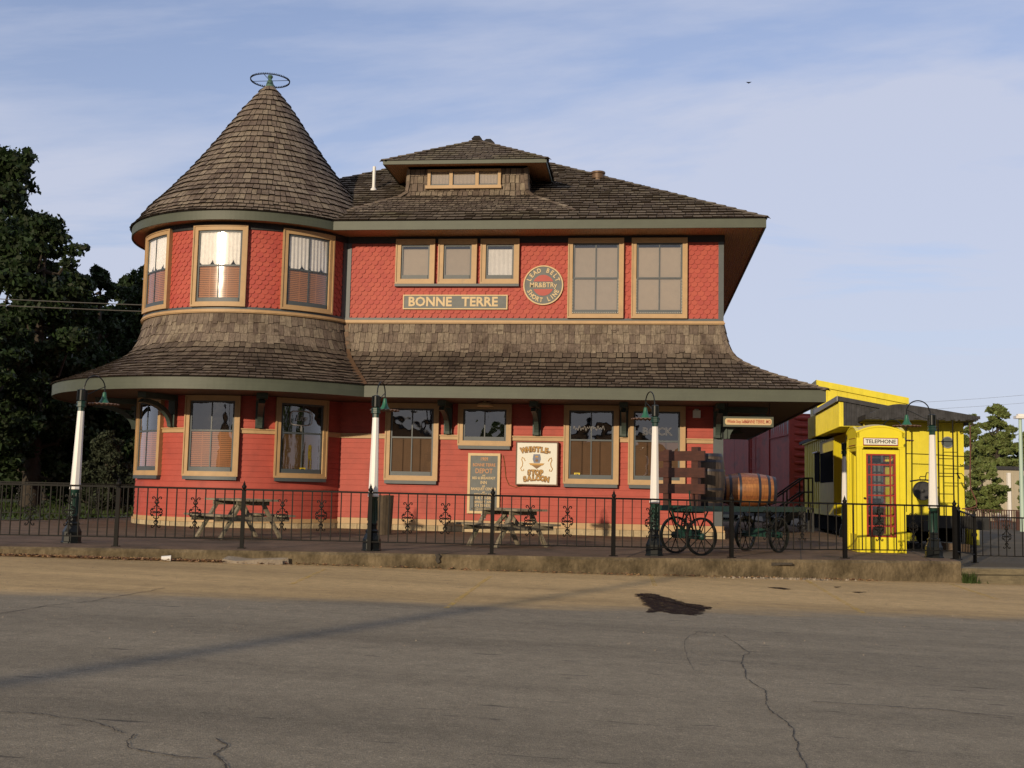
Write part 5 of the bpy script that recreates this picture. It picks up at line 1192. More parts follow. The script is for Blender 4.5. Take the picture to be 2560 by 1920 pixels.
# crown with segmental fascias
for k_ in range(4):
    mt=Matrix.Rotation(PI/2*k_,4,'Z')
    sg=MB(mt); sg.box(-h+.12,h-.12,-h+.005,-h+.02,2.085,2.235); sgn=bb(sg,'sign_surround','booth_red')
    sg=MB(mt); sg.box(-h+.135,h-.135,-h-.001,-h+.004,2.10,2.222); bb(sg,'sign_panel','signwhite' if k_!=3 else 'yellow',sgn)
    if k_ in (0,1):
        v,f=text_geo('TELEPHONE',.105,bold=.0015,extr=.001,sx=1.02); tx=MB(mt@Matrix.Translation((0,-h-.003,2.161))@FACE); tx.add(v,f); bb(tx,'lettering','black',sgn)
mb=MB()
def fascia(mt,k_):
    n=14; hw=h+.0; top=[]; 
    for i in range(n+1): x=-hw+2*hw*i/n; top.append((x,2.36+.115*(1-(x/hw)**2)))
    pts=[(-hw,2.235)]+[(hw,2.235)]+top[::-1]
    mb.prism(pts,-h,-h+.05,mt)
    # raised bead under the arch and cornice
    for i in range(n): a,b=top[i],top[i+1]; mb.prism([(a[0],a[1]-.03),(b[0],b[1]-.03),(b[0],b[1]+.002),(a[0],a[1]+.002)],-h-.016,-h+.0,mt)
    mb.prism([(-hw-.005,2.055),(hw+.005,2.055),(hw+.005,2.075),(-hw-.005,2.075)],-h-.014,-h+.015,mt)
    mb.box(-hw,-hw+.12,-h-.004,-h+.05,2.02,2.235,mt); mb.box(hw-.12,hw,-h-.004,-h+.05,2.02,2.235,mt)
    mb.box(-hw+.12,hw-.12,-h-.003,-h+.05,2.236,2.26,mt)
quad4(fascia); bb(mb,'crown','yellow')
# domed roof (intersection of four arches)
mb=MB(); n=24; vs_=[];fs=[]
for i in range(n+1):
    for j in range(n+1):
        x=-1+2*i/n; y=-1+2*j/n; z=2.365+.115*(1-max(abs(x),abs(y))**2*.0-(x*x+y*y)/2*1.0)*1.0
        zz=2.36+.115*(1-x*x)*(1-0*y*y)*.5+.115*(1-y*y)*.5+.05*(1-x*x)*(1-y*y)
        vs_.append((x*(h-.012),y*(h-.012),max(zz,0) if True else z))
for i in range(n):
    for j in range(n): a=i*(n+1)+j; fs.append((a,a+n+1,a+n+2,a+1))
mb.add(vs_,fs); bb(mb,'roof',mat('faded_yellow_roof',(.60,.50,.22),.6,var=.1),smooth=True)
mb=MB(); mb.box(-.16,.16,h-.25,h-.06,.05,1.95); bb(mb,'backboard','black'); mb=MB(); mb.box(-.13,.13,h-.33,h-.255,1.05,1.75); bb(mb,'telephone','galv')
# ================================================================ caboose
cu0=ray(1690,1236); cu0.z=0; cu0.normalize(); cv0=Vector((cu0.y,-cu0.x,0))
K0=depthpt(2163,1240,30.0); K0.z=0
cab=empty('caboose',(K0.x,K0.y,0),'yellow railway caboose with black roof and cupola standing behind the phone box','caboose',rz=math.atan2(-cv0.y*-1,cv0.x))
cab.rotation_euler=(0,0,math.atan2(cv0.y,cv0.x))      # local x = across (to the right), y = along (away)
CM=wm(cab); CI=CM.inverted()
def onplane(px,py,axis,val):
    o=CI@E0; d=(CI.to_3x3()@ray(px,py)); t=(val-o[axis])/d[axis]; return o+d*t
def E_(px,py): q=onplane(px,py,1,0.0); return q.x,q.z
def S_(px,py,x=0.0): q=onplane(px,py,0,x); return q.y,q.z
def cb(mb,name,m,par=cab,**k): return localbuild(mb,name,M[m] if isinstance(m,str) else m,par,**k)
WC=E_(2410,1150)[0]; ZT=E_(2200,1052)[1]; ZB=1.02; LCB=S_(2012,1200)[0]
print('caboose',WC,ZT,LCB,'end bottom',E_(2300,1266))
mb=MB(); mb.box(0,WC,0,LCB,ZB,ZT); cb(mb,'body','cabyellow')
# board joints on the end wall and ribs on the side
mb=MB()
for k_ in range(1,9): x=WC*k_/9; mb.box(x-.006,x+.006,-.008,-.001,ZB,ZT-.05)
for k_ in range(0,26): y=LCB*k_/26; mb.box(-.022,-.001,y+.02,y+.05,ZB,ZT-.02)
cb(mb,'batten','cabyellow')
mb=MB(); mb.box(-.06,-.001,.01,LCB,ZB-.16,ZB+.03); mb.box(-.0,WC,.0,.06,ZB-.10,ZB); mb.box(-.09,-.002,-.02,LCB,ZT-.05,ZT+.04); cb(mb,'sill_and_eave','cabyellow')
# arched roof with front overhang over the end platform
OH=1.0
def roofz(x): t=x/WC; return ZT+.10+.28*(1-((t-.3)/.7)**1.15 if t>.3 else 1-((.3-t)/.32)**2)
mb=MB(); n=20; vs_=[];fs=[]
X=[-.13+(WC+.26)*i/n for i in range(n+1)]
for x in X:
    z=max(roofz(max(0,min(WC,x))),ZT+.04)-(.0 if 0<=x<=WC else .03)
    for y,zz in ((-OH,z),(LCB+.8,z),(LCB+.8,ZT+.0),(-OH,ZT-.03)): vs_.append((x,y,zz))
for i in range(n):
    for j in range(4): fs.append((4*i+j,4*i+(j+1)%4,4*i+4+(j+1)%4,4*i+4+j))
fs+=[(0,1,2,3),(4*n+3,4*n+2,4*n+1,4*n)]; mb.add(vs_,fs); roofc=cb(mb,'roof','roofgrey',smooth=True)
rl=random.Random(4); mb=MB()
for i in range(46):
    x=-.1+(WC+.2)*i/45; hgt=rl.uniform(.03,.11); mb.box(x,x+.07,-OH-.03,-OH-.001,ZT+.06-hgt*1.1,max(ZT+.07,roofz(max(0,min(WC,x)))-.02))
cb(mb,'roof_edge','roofgrey',roofc)
# wide cupola: dark end wall facing the viewer, grooved yellow side
yc0,zc0=S_(2104,1066,-.55); yc1,_=S_(2026,1094,-.55); zt_=S_(2104,996,-.55)[1]
print('cupola',yc0,yc1,zc0,zt_)
zcb=S_(2104,1066,-.55)[1]
yb=S_(2043,1000,-.55)[0]; print('yb',yb); mb=MB(); XCU=WC+.1; zr_=zt_-.62
mb.prism([(-.55,zcb),(WC*.6,zcb),(XCU,zcb+.1),(XCU,zr_),(-.55,zt_)],yc0,yc1); cup=cb(mb,'cupola','cabyellow')
mb=MB(); mb.prism([(-.50,zcb+.02),(XCU,zcb+.02),(XCU-.01,zr_-.03),(-.50,zt_-.04)],yc0-.02,yc0-.003)
x=-.46
while x<XCU-.1: mb.box(x,x+.03,yc0-.05,yc0-.02,zcb+.04,zt_-.07-(x+.55)*.62/(XCU+.55)); x+=.13
cb(mb,'cupola_end_wall','roofgrey',cup)
mb=MB(); y=yc0+.03
while y<yc1: mb.box(-.625,-.551,y,y+.07,zcb,zt_-.07); y+=.21
cb(mb,'cupola_rib','cabyellow',cup); mb=MB(); y=yc0+.11
while y<yc1: mb.box(-.556,-.551,y,y+.05,zcb+.02,zt_-.09); y+=.21
cb(mb,'cupola_groove',mat('groove_strip',(.16,.12,.02),.8),cup)  # plain dark yellow strips laid on the side to draw the grooves
mb=MB(); mb.prism([(-.66,zt_-.06),(XCU+.1,zr_-.08),(XCU+.1,zr_+.04),(-.66,zt_+.06)],yc0-.10,yb-.1); cb(mb,'cupola_roof','roofgrey',cup)
mb=MB(); mb.box(-.69,-.661,yc0-.10,yb-.1,zt_-.08,zt_+.06); cb(mb,'roof_trim','galv',cup)
# tall yellow clerestory rising behind the cupola
a=onplane(2043,950,1,yb); b_=onplane(2266,995,1,yb); c_=onplane(2266,1020,1,yb)
mb=MB(); mb.prism([(a.x,zcb),(b_.x,zcb),(b_.x,b_.z-.2),(a.x,a.z-.2)],yb,yc1+.02); clr=cb(mb,'clerestory','cabyellow')
mb=MB(); mb.prism([(a.x-.04,a.z-.2),(b_.x+.06,b_.z-.2),(b_.x+.06,b_.z),(a.x-.04,a.z)],yb-.08,yc1+.06); cb(mb,'cornice','cabyellow',clr)
mb=MB()
for k_ in range(1,9): x=a.x+(b_.x-a.x)*k_/9; mb.box(x-.01,x+.01,yb-.02,yb-.001,zcb,a.z-.22-(x-a.x)/(b_.x-a.x)*(a.z-b_.z)); 
cb(mb,'batten','cabyellow',clr)
# bay with dark window on the side
y0_,z0_=S_(2085,1294,-.30); y1_,_=S_(2051,1294,-.30); zb_t=S_(2085,1083,-.3)[1]; zb_b=S_(2085,1275,-.3)[1]
print('bay',y0_,y1_,zb_t,zb_b)
mb=MB(); 
mb.add([(-.001,y0_-.5,ZB-.1),(-.001,y1_+.5,ZB-.1),(-.30,y1_,ZB-.1),(-.30,y0_,ZB-.1),(-.001,y0_-.5,zb_t),(-.001,y1_+.5,zb_t),(-.30,y1_,zb_t-.12),(-.30,y0_,zb_t-.12)],[(0,1,2,3),(4,7,6,5),(0,3,7,4),(3,2,6,7),(2,1,5,6)]); bay=cb(mb,'side_bay','cabyellow')
zw0,zw1=S_(2068,1206,-.3)[1],S_(2068,1130,-.3)[1]
mb=MB(); mb.box(-.31,-.301,y0_+.12,y1_-.1,zw0,zw1); cb(mb,'bay_window','void',bay)
for (pa,pb_) in (((2094,1126),(2106,1200)),((2036,1134),(2048,1204))):
    ya,za=S_(pb_[0],pb_[1],-.03); yb_,zb2=S_(pa[0],pa[1],-.03); mb=MB(); mb.box(-.03,-.001,min(ya,yb_),max(ya,yb_),min(za,zb2),max(za,zb2)); wdw=cb(mb,'side_window','void')
    mb=MB(); mb.box(-.10,-.031,min(ya,yb_)-.05,max(ya,yb_)+.05,max(za,zb2),max(za,zb2)+.04); cb(mb,'window_hood','white',wdw)
# end wall details
x,z=E_(2368,1106); mt=Matrix.Translation((x,-.012,z))@Matrix.Rotation(R(90),4,'X')
mb=MB(mt); mb.lathe([(0,0),(.135,0),(.135,.02),(0,.02)],28); prt=cb(mb,'porthole',mat('porthole_glass',(.10,.12,.13),.15),smooth=False); mb=MB(mt); mb.lathe([(.13,-.005),(.155,-.005),(.155,.028),(.13,.028)],28); cb(mb,'porthole_rim','galv',prt)
x,z=E_(2294,1227); mt=Matrix.Translation((x,-.65,z))@Matrix.Rotation(R(90),4,'X')
mb=MB(mt); mb.lathe([(0,0),(.21,0),(.24,.02),(.25,.0),(.25,-.05),(0,-.05)],32); wlt=cb(mb,'marker_plate','roofgrey',smooth=False); mb=MB(mt); mb.lathe([(0,.02),(.05,.018),(.05,.03),(0,.035)],12); cb(mb,'boss','black',wlt)
mb=MB(); mb.tube([(x-.05,-.65,z+.26),(x-.08,-.65,z+.34),(x-.06,-.65,z+.37),(x+.06,-.65,z+.37),(x+.08,-.65,z+.34),(x+.05,-.65,z+.26)],.012,6); mb.tube([(x-.32,-.65,z+.24),(x-.1,-.65,z+.28),(x+.1,-.65,z+.28),(x+.32,-.65,z+.24)],.022,6); cb(mb,'hand_rail','black')
def Ep(px,py,y=-.98): q=onplane(px,py,1,y); return (q.x,y,q.z)
mb=MB()   # ladder
xa=Ep(2347,1200)[0]; xb=Ep(2384,1200)[0]; zt2=Ep(2384,1045)[2]; zb2=Ep(2384,1290)[2]
for xx in (xa-.0,xb): mb.tube([(xx,-.98,zb2),(xx,-.98,zt2)],.019,6)
for py in (1104,1147,1191,1235): 
    z=Ep(2365,py)[2]; mb.tube([(xa,-.98,z),(xb,-.98,z)],.011,5)
cb(mb,'roof_ladder','iron')
mb=MB(); P_=[Ep(2264,1134),Ep(2324,1136),Ep(2380,1140),Ep(2428,1142)]; mb.tube(P_,.013,6); mb.tube([Ep(2314,1192),Ep(2316,1182),Ep(2324,1182),Ep(2330,1183)],.014,6); mb.tube([Ep(2392,1182),Ep(2396,1190),Ep(2400,1197)],.02,6); mb.tube([Ep(2348,1183),Ep(2404,1184),Ep(2411,1192),Ep(2413,1260)],.011,6)
for py in (1080,1160): mb.tube([Ep(2401,py),Ep(2402,py+5),Ep(2410,py+2)],.014,5)
mb.tube([Ep(2400,1080),Ep(2430,1080)],.01,5)
for px_ in (2265,): mb.tube([Ep(px_,1050),Ep(px_,1280)],.02,6)
cb(mb,'grab_rail','iron')
mb=MB(); mb.tube([Ep(2425,1062),Ep(2426,1140),Ep(2425,1190),Ep(2427,1222),Ep(2435,1240),Ep(2441,1252),Ep(2441,1266),Ep(2425,1271),Ep(2405,1272)],.018,6); cb(mb,'brake_pipe',mat('rusty_pipe',(.12,.045,.03),.7,var=.3))
# end platform, steps and running gear
mb=MB(); zd=1.02; mb.box(-.1,WC+.12,-1.02,.0,zd-.09,zd); mb.box(-.1,WC+.15,-1.05,-.98,zd-.30,zd+.02); mb.box(WC+.0,WC+.35,-1.0,-.3,zd-.33,zd-.02); cb(mb,'end_platform','black')
mb=MB()
for k_ in range(3): mb.box(-.05,.42,-1.0,-.35,zd-.35-.22*k_,zd-.31-.22*k_)
cb(mb,'end_steps','black')
mb=MB(); mb.box(.35,WC-.35,.1,LCB,.62,ZB-.17); 
for yy in (1.6,3.3,LCB-3.4,LCB-1.7):
    for xx in (.45,WC-.55): mb.lathe([(0,-.06),(.42,-.06),(.42,.06),(.46,.07),(.46,.1),(0,.1)],24,mtx=Matrix.Translation((xx,yy,.62))@Matrix.Rotation(R(90),4,'Y'))
mb.box(.1,.4,1.1,3.8,.5,.8); mb.box(WC-.4,WC-.1,1.1,3.8,.5,.8); mb.box(.2,WC-.2,-.5,.1,.35,ZB-.15); mb.box(.12,.30,.2,LCB-.2,.34,ZB-.17); cb(mb,'running_gear','void')
mb=MB(); mb.tube([(WC/2,-1.0,.78),(WC/2,-1.5,.78)],.08,8); mb.box(WC/2-.14,WC/2+.14,-1.7,-1.45,.64,.92); cb(mb,'coupler','black')
# ================================================================ boxcar
bu=ray(690,1236); bu.z=0; bu.normalize(); bv=Vector((bu.y,-bu.x,0))
B0=depthpt(1974,1240,46.); B0.z=0
box=empty('boxcar',(B0.x,B0.y,0),'dark red railway boxcar with ribbed end standing between the depot and the caboose','boxcar',rz=math.atan2(bv.y,bv.x))
BZ0,BZ1=1.0,4.9; BWd=3.0; BL_=13.
def bx(mb,name,m,par=box,**k): return localbuild(mb,name,M[m] if isinstance(m,str) else m,par,**k)
mb=MB(); mb.box(0,BWd,0,BL_,BZ0,BZ1); bx(mb,'body','boxcar')
mb=MB()
nrib=12
for k_ in range(nrib):
    zc=BZ0+.3+(BZ1-BZ0-.5)*k_/(nrib-1); vs_=[];fs=[]; n=20; K=7
    for i in range(n+1):
        x=.22+(BWd-.44)*i/n; a=min(1,min(i,n-i)/2.5+.12)
        for j in range(K): q=PI*j/(K-1); vs_.append((x,-.002-.085*a*math.sin(q),zc-.105*math.cos(q)*(.5+.5*a)))
    for i in range(n):
        for j in range(K-1): fs.append((K*i+j,K*i+j+1,K*i+K+j+1,K*i+K+j))
    mb.add(vs_,fs)
bx(mb,'end_rib','boxcar',smooth=True)
mb=MB(); mb.box(-.03,.09,-.04,.05,BZ0-.1,BZ1); mb.box(-.03,.03,.05,BL_,BZ0-.15,BZ0+.1); mb.box(-.04,.05,.05,BL_,BZ1-.12,BZ1+.05)
for y in (1.9,3.8,5.6,7.4,9.5): mb.box(-.035,-.001,y,y+.10,BZ0,BZ1)
bx(mb,'side_post','boxcar')
mb=MB(); mb.box(-.07,-.036,3.95,5.5,BZ0+.1,BZ1-.2); mb.box(-.10,-.02,3.0,7.4,BZ0+.02,BZ0+.10); bx(mb,'sliding_door','boxcar')
mb=MB(); 
for k_ in range(8): z=BZ0+.3+.45*k_; mb.tube([(-.10,3.1,z),(-.10,3.65,z)],.015,5)
for y in (3.1,3.65): mb.tube([(-.10,y,BZ0+.1),(-.10,y,BZ1-.3)],.015,5)
mb.tube([(-.06,.05,BZ1-.9),(-.06,1.9,BZ1-1.0)],.02,5); bx(mb,'ladder','boxcar')
mb=MB(); rl=random.Random(2)
for k_ in range(9): y=.1+1.7*k_/9; l_=rl.uniform(.15,.75); mb.add([(-.004,y,BZ1-.3),(-.004,y+rl.uniform(.05,.16),BZ1-.3),(-.004,y+.06,BZ1-.3-l_)],[(0,1,2)])
bx(mb,'peeling_patch','chalk')
mb=MB(); mb.box(.3,BWd-.3,.3,BL_-.3,.55,BZ0-.16)
for yy in (1.5,3.2,BL_-3.2,BL_-1.5):
    for xx in (.5,BWd-.6): mb.lathe([(0,-.06),(.42,-.06),(.42,.06),(.46,.1),(0,.1)],20,mtx=Matrix.Translation((xx,yy,.6))@Matrix.Rotation(R(90),4,'Y'))
bx(mb,'running_gear','black')
# a second boxcar farther along the same line closes the view under the eave
# ================================================================ black stair with railings beside the caboose
def D(px,py,d): return depthpt(px,py,d)
sA=D(1932,1272,33.5); sB=D(2010,1262,33.5); sC=D(2032,1262,33.5)
stair=empty('access_stair',(sB.x,sB.y,.39),'black metal access stair with pipe railings beside the caboose','stair')
mb=MB(); lo=D(1925,1330,33.5); zL=1.13
off=Vector((0,.9,0))
a=Vector((lo.x,lo.y,.39)); b=Vector((sB.x,sB.y,zL)); c=Vector((sC.x,sC.y,zL))
mb.beam(a,b,.04,.2); mb.beam(a+off,b+off,.04,.2); mb.box(b.x,c.x,b.y,b.y+.9,zL-.06,zL)
for k_ in range(1,5): p=a+(b-a)*(k_/5); mb.box(p.x-.12,p.x+.14,p.y,p.y+.9,p.z-.02,p.z+.02)
for p in (b,c,b+off,c+off): mb.box(p.x-.03,p.x+.03,p.y-.03,p.y+.03,.38,zL)
mb.build('stair_frame',M['black'],stair)
for of in (Vector((0,0,0)),off):
    mb=MB()
    for hgt in (.88,.46): mb.tube([a+of+Vector((0,0,hgt)),b+of+Vector((0,0,hgt)),c+of+Vector((0,0,hgt))],.027,6)
    for p in (a,a+(b-a)*.5,b,c): mb.tube([p+of,p+of+Vector((0,0,.88))],.025,6)
    mb.build('railing',M['black'],stair)
# ================================================================ right foreground timber wall
def kerbwall():
    xs_=[5.56,7.2,9,12,20,40]; 
    for k_,(z0,z1) in enumerate(((-.12,.15),(.158,.27))):
        mb=MB(); rr=random.Random(k_)
        for a,b in zip(xs_,xs_[1:]):
            ya,yb2=curbY(a)+.02,curbY(b)+.02
            mb.add([(a,ya+.05*k_,z0),(b-.01,yb2+.05*k_,z0),(b-.01,yb2+.3,z0),(a,ya+.3,z0),(a,ya+.05*k_+.01,z1-.01),(b-.01,yb2+.05*k_+.01,z1+rr.uniform(-.01,.01)),(b-.01,yb2+.3,z1),(a,ya+.3,z1)],[(0,3,2,1),(4,5,6,7),(0,1,5,4),(1,2,6,5),(2,3,7,6),(3,0,4,7)])
        yield mb.build('timber_course',M['timber'],twall)
twall=empty('timber_retaining_wall',(5.6,curbY(5.6),0),'low weathered timber retaining wall continuing right from the end of the concrete kerb','retaining wall')
list(kerbwall())
mb=MB(); rg_=random.Random(3)
for i in range(200):
    x=5.56+abs(rg_.gauss(0,.14)); y=curbY(x)-.02-abs(rg_.gauss(0,.05)); a=rg_.uniform(0,PI); c=math.cos(a)*.012; s_=math.sin(a)*.012; h=rg_.uniform(.05,.22)*(1 if x<5.8 else .6)
    mb.add([(x-c,y-s_,zroad(x)),(x+c,y+s_,zroad(x)),(x+rg_.uniform(-.05,.05),y+rg_.uniform(-.03,.03),zroad(x)+h)],[(0,1,2)])
tag(mb.build('weed_tuft',M['grass']),'tuft of green weeds growing at the right end of the kerb',kind='stuff')
# yellow post with black emblem behind the fence
q=atZ(2432,1362,.16); mb=MB(); mb.lathe([(0,0),(.19,0),(.19,.62),(.14,.70),(.0,.72)],20,c=tuple(q)); o=mb.build('bollard',M['yellow'],None,smooth=True); tag(o,'short yellow bollard with black markings behind the right end of the railing','bollard')
mb=MB(); mb.tube([(q.x+.07*math.cos(a),q.y-.195+.012*abs(math.cos(a)),q.z+.30+.07*math.sin(a)) for a in np.linspace(0,2*PI,17)[:-1]],.012,5,close=True); mb.tube([(q.x-.07,q.y-.19,q.z+.30),(q.x+.07,q.y-.19,q.z+.30)],.01,5); mb.tube([(q.x,q.y-.198,q.z+.2),(q.x,q.y-.198,q.z+.42)],.01,5); mb.build('emblem',M['black'],o)
q=atZ(2268,1352,.38); mb=MB(); mb.box(q.x-.05,q.x+.22,q.y,q.y+.25,q.z,q.z+.13); mb.box(q.x-.02,q.x+.19,q.y+.03,q.y+.22,q.z+.13,q.z+.2); o=mb.build('wheel_chock',M['yellow'],None); tag(o,'small yellow block on the ground just right of the phone box','wheel chock')
# concrete blocks beside track
q=atZ(2402,1375,.2); mb=MB(); mb.prism([(q.x-.35,0.0),(q.x+.25,0.0),(q.x+.24,.34),(q.x-.34,.36)],q.y,q.y+.5); o=mb.build('concrete_block',M['concrete'],None); tag(o,'concrete block under the coupler end of the caboose behind the last fence post','block')
# ================================================================ far building, street light, far railings
FD=70
def FP_(px,py,d=FD): return depthpt(px,py,d)
bA=FP_(2380,1290); bB=FP_(2620,1296); zt1=FP_(2420,1172).z
far=empty('warehouse',((bA.x+bB.x)/2,bA.y,.16),'low pale metal sided warehouse with a dark roof edge beyond the car park','warehouse')
dirb=(bB-bA); dirb.z=0; Lb=dirb.length; dirb.normalize(); mt=Matrix((dirb,Vector((-dirb.y,dirb.x,0)),Vector((0,0,1)))).transposed().to_4x4(); mt.translation=(bA.x,bA.y,.16)
mb=MB(mt); mb.box(0,Lb+25,0,14,0,zt1-.16); 
for k_ in range(100): x=.3*k_; mb.box(x,x+.06,-.03,-.001,0,zt1-.3)
mb.build('wall',M['siding'],far)
mb=MB(mt); mb.box(-.2,Lb+25.2,-.18,14,zt1-.16,zt1+.05); mb.build('roof_edge',M['roofgrey'],far)
q=FP_(2521,1285); lx=(mt.inverted()@q).x; mb=MB(mt); mb.box(lx-.1,lx+.1,-.25,-.03,.2,FP_(2521,1182).z-.16); mb.box(lx-.75,lx+.1,-.27,-.03,.12,.30); mb.box(lx-.75,lx-.6,-.25,-.03,0,.6); mb.build('downpipe',M['white'],far)
q=FP_(2556,1300,48); stl=empty('street_light',(q.x,q.y,.16),'tall pale green street light pole with a white lamp head at the right edge','street light')
z1=FP_(2556,1045,48).z
mb=MB(); mb.lathe([(.11,.16),(.10,.5),(.07,z1)],12,c=(q.x,q.y,0)); mb.build('pole',mat('pale_green_pole',(.42,.55,.48),.5),stl,smooth=True)
mb=MB(); mb.box(q.x-.22,q.x+.28,q.y-.2,q.y+.2,z1,z1+.12); mb.box(q.x-.12,q.x+.2,q.y-.12,q.y+.12,z1+.12,z1+.2); mb.build('lamp_head',M['white'],stl)
ffl=empty('mesh_fence',(FP_(2490,1290,52).x,FP_(2490,1290,52).y,.16),'thin wire and post fence at the far side of the car park','fence')
mb=MB(); a=FP_(2400,1290,52); b=FP_(2640,1294,52); d=b-a; d.z=0
for k_ in range(40): p=a+d*(k_/39); mb.box(p.x-.02,p.x+.02,p.y-.02,p.y+.02,.16,1.05)
mb.beam(Vector((a.x,a.y,1.03)),Vector((b.x,b.y,1.03)),.04,.04); mb.beam(Vector((a.x,a.y,.5)),Vector((b.x,b.y,.5)),.03,.03); mb.build('fence_rails',M['rackwood'],ffl)
q=FP_(2555,1283,50); mb=MB(); mb.box(q.x-.25,q.x+1.5,q.y,q.y+.1,.16,1.0)
for k_ in range(6): mb.box(q.x-.25+.29*k_,q.x-.17+.29*k_,q.y-.02,q.y-.001,.18,1.02)
o=mb.build('board_fence',M['rackwood'],None); tag(o,'short dark brown board fence panel near the street light','board fence')
# pale shed roof between the dark trees
q=depthpt(100,1130,75); mb=MB(); mb.box(q.x-7,q.x+6,q.y,q.y+8,.3,3.3); sh=empty('shed',(q.x,q.y,.4),'pale grey shed half hidden behind the dark trees on the left','shed'); mb.build('wall',M['galv'],sh)
mb=MB(); mb.prism([(q.x-7.4,3.3),(q.x+6.4,3.3),(q.x+6.2,5.3),(q.x-7.2,5.3)],q.y-.4,q.y+8); mb.build('roof',mat('pale_metal_roof',(.45,.47,.52),.5),sh)
# overhead wires
def wire(a,b,sag,r,label,grp):
    P=[]
    for i in range(25): t=i/24; p=a+(b-a)*t; P.append((p.x,p.y,p.z-sag*4*t*(1-t)))
    mb=MB(); mb.tube(P,r,5); o=mb.build('overhead_wire',mat('wire_grey',(.12,.115,.10),.5) if 'wire_grey' not in bpy.data.materials else bpy.data.materials['wire_grey'],None); tag(o,label,'wire',group=grp)
wire(depthpt(-900,690,33),depthpt(700,772,40),.15,.016,'upper of the two overhead wires crossing the dark trees on the left','wires crossing the left trees')
wire(depthpt(-900,706,33),depthpt(700,788,40),.15,.016,'lower of the two overhead wires crossing the dark trees on the left','wires crossing the left trees')
for k_,(ya,yb_) in enumerate(((1003,975),(1020,996))): wire(depthpt(2050,ya+12,120),depthpt(2800,yb_-12,120),.4,.012,('upper','lower')[k_]+' of the two faint wires high above the warehouse','faint wires above the warehouse')
# bird
q=depthpt(1872,207,60); mb=MB(); mb.add([(q.x-.16,q.y,q.z+.05),(q.x-.05,q.y-.03,q.z+.04),(q.x,q.y-.12,q.z),(q.x+.05,q.y-.03,q.z+.04),(q.x+.16,q.y,q.z+.05),(q.x,q.y+.1,q.z-.01),(q.x,q.y,q.z-.04)],[(0,1,5),(1,2,6),(2,3,6),(3,4,5),(1,6,5),(3,5,6),(1,2,5),(2,3,5)]); o=mb.build('bird',M['black'],None); tag(o,'tiny dark bird flying high in the right part of the sky','bird')
# ================================================================ trees
def leaf_cloud(centers,radii,nper,size,rng,flat_=.75):
    nper=np.asarray(nper); tot=int(nper.sum()); idx=np.repeat(np.arange(len(centers)),nper)
    d=rng.normal(size=(tot,3)); d/=np.linalg.norm(d,axis=1)[:,None]; rad=rng.uniform(.35,1.0,tot)**.5*(1+.18*rng.normal(size=tot))
    P=np.asarray(centers)[idx]+d*rad[:,None]*np.asarray(radii)[idx][:,None]*np.array([1,1,flat_])
    nrm=d*.6+rng.normal(size=(tot,3))*.6; nrm/=np.linalg.norm(nrm,axis=1)[:,None]
    t=np.cross(nrm,rng.normal(size=(tot,3))); t/=np.linalg.norm(t,axis=1)[:,None]; b=np.cross(nrm,t)
    s=size*rng.uniform(.6,1.4,tot)[:,None]
    V=np.stack([P-t*s*.5,P-b*s*.32+t*s*.05,P+t*s*.6,P+b*s*.32+t*s*.05],1).reshape(-1,3)
    F=np.arange(tot*4).reshape(-1,4); return V,F
def np_mesh(name,V,F,m,par):
    me=bpy.data.meshes.new(name); me.vertices.add(len(V)); me.vertices.foreach_set('co',V.astype(np.float32).ravel()); me.loops.add(F.size); me.loops.foreach_set('vertex_index',F.ravel().astype(np.int32)); me.polygons.add(len(F)); me.polygons.foreach_set('loop_start',np.arange(0,F.size,4,dtype=np.int32)); me.polygons.foreach_set('loop_total',np.full(len(F),4,dtype=np.int32)); me.update(calc_edges=True); me.materials.append(m)
    o=bpy.data.objects.new(name,me); col.objects.link(o); o.parent=par; return o
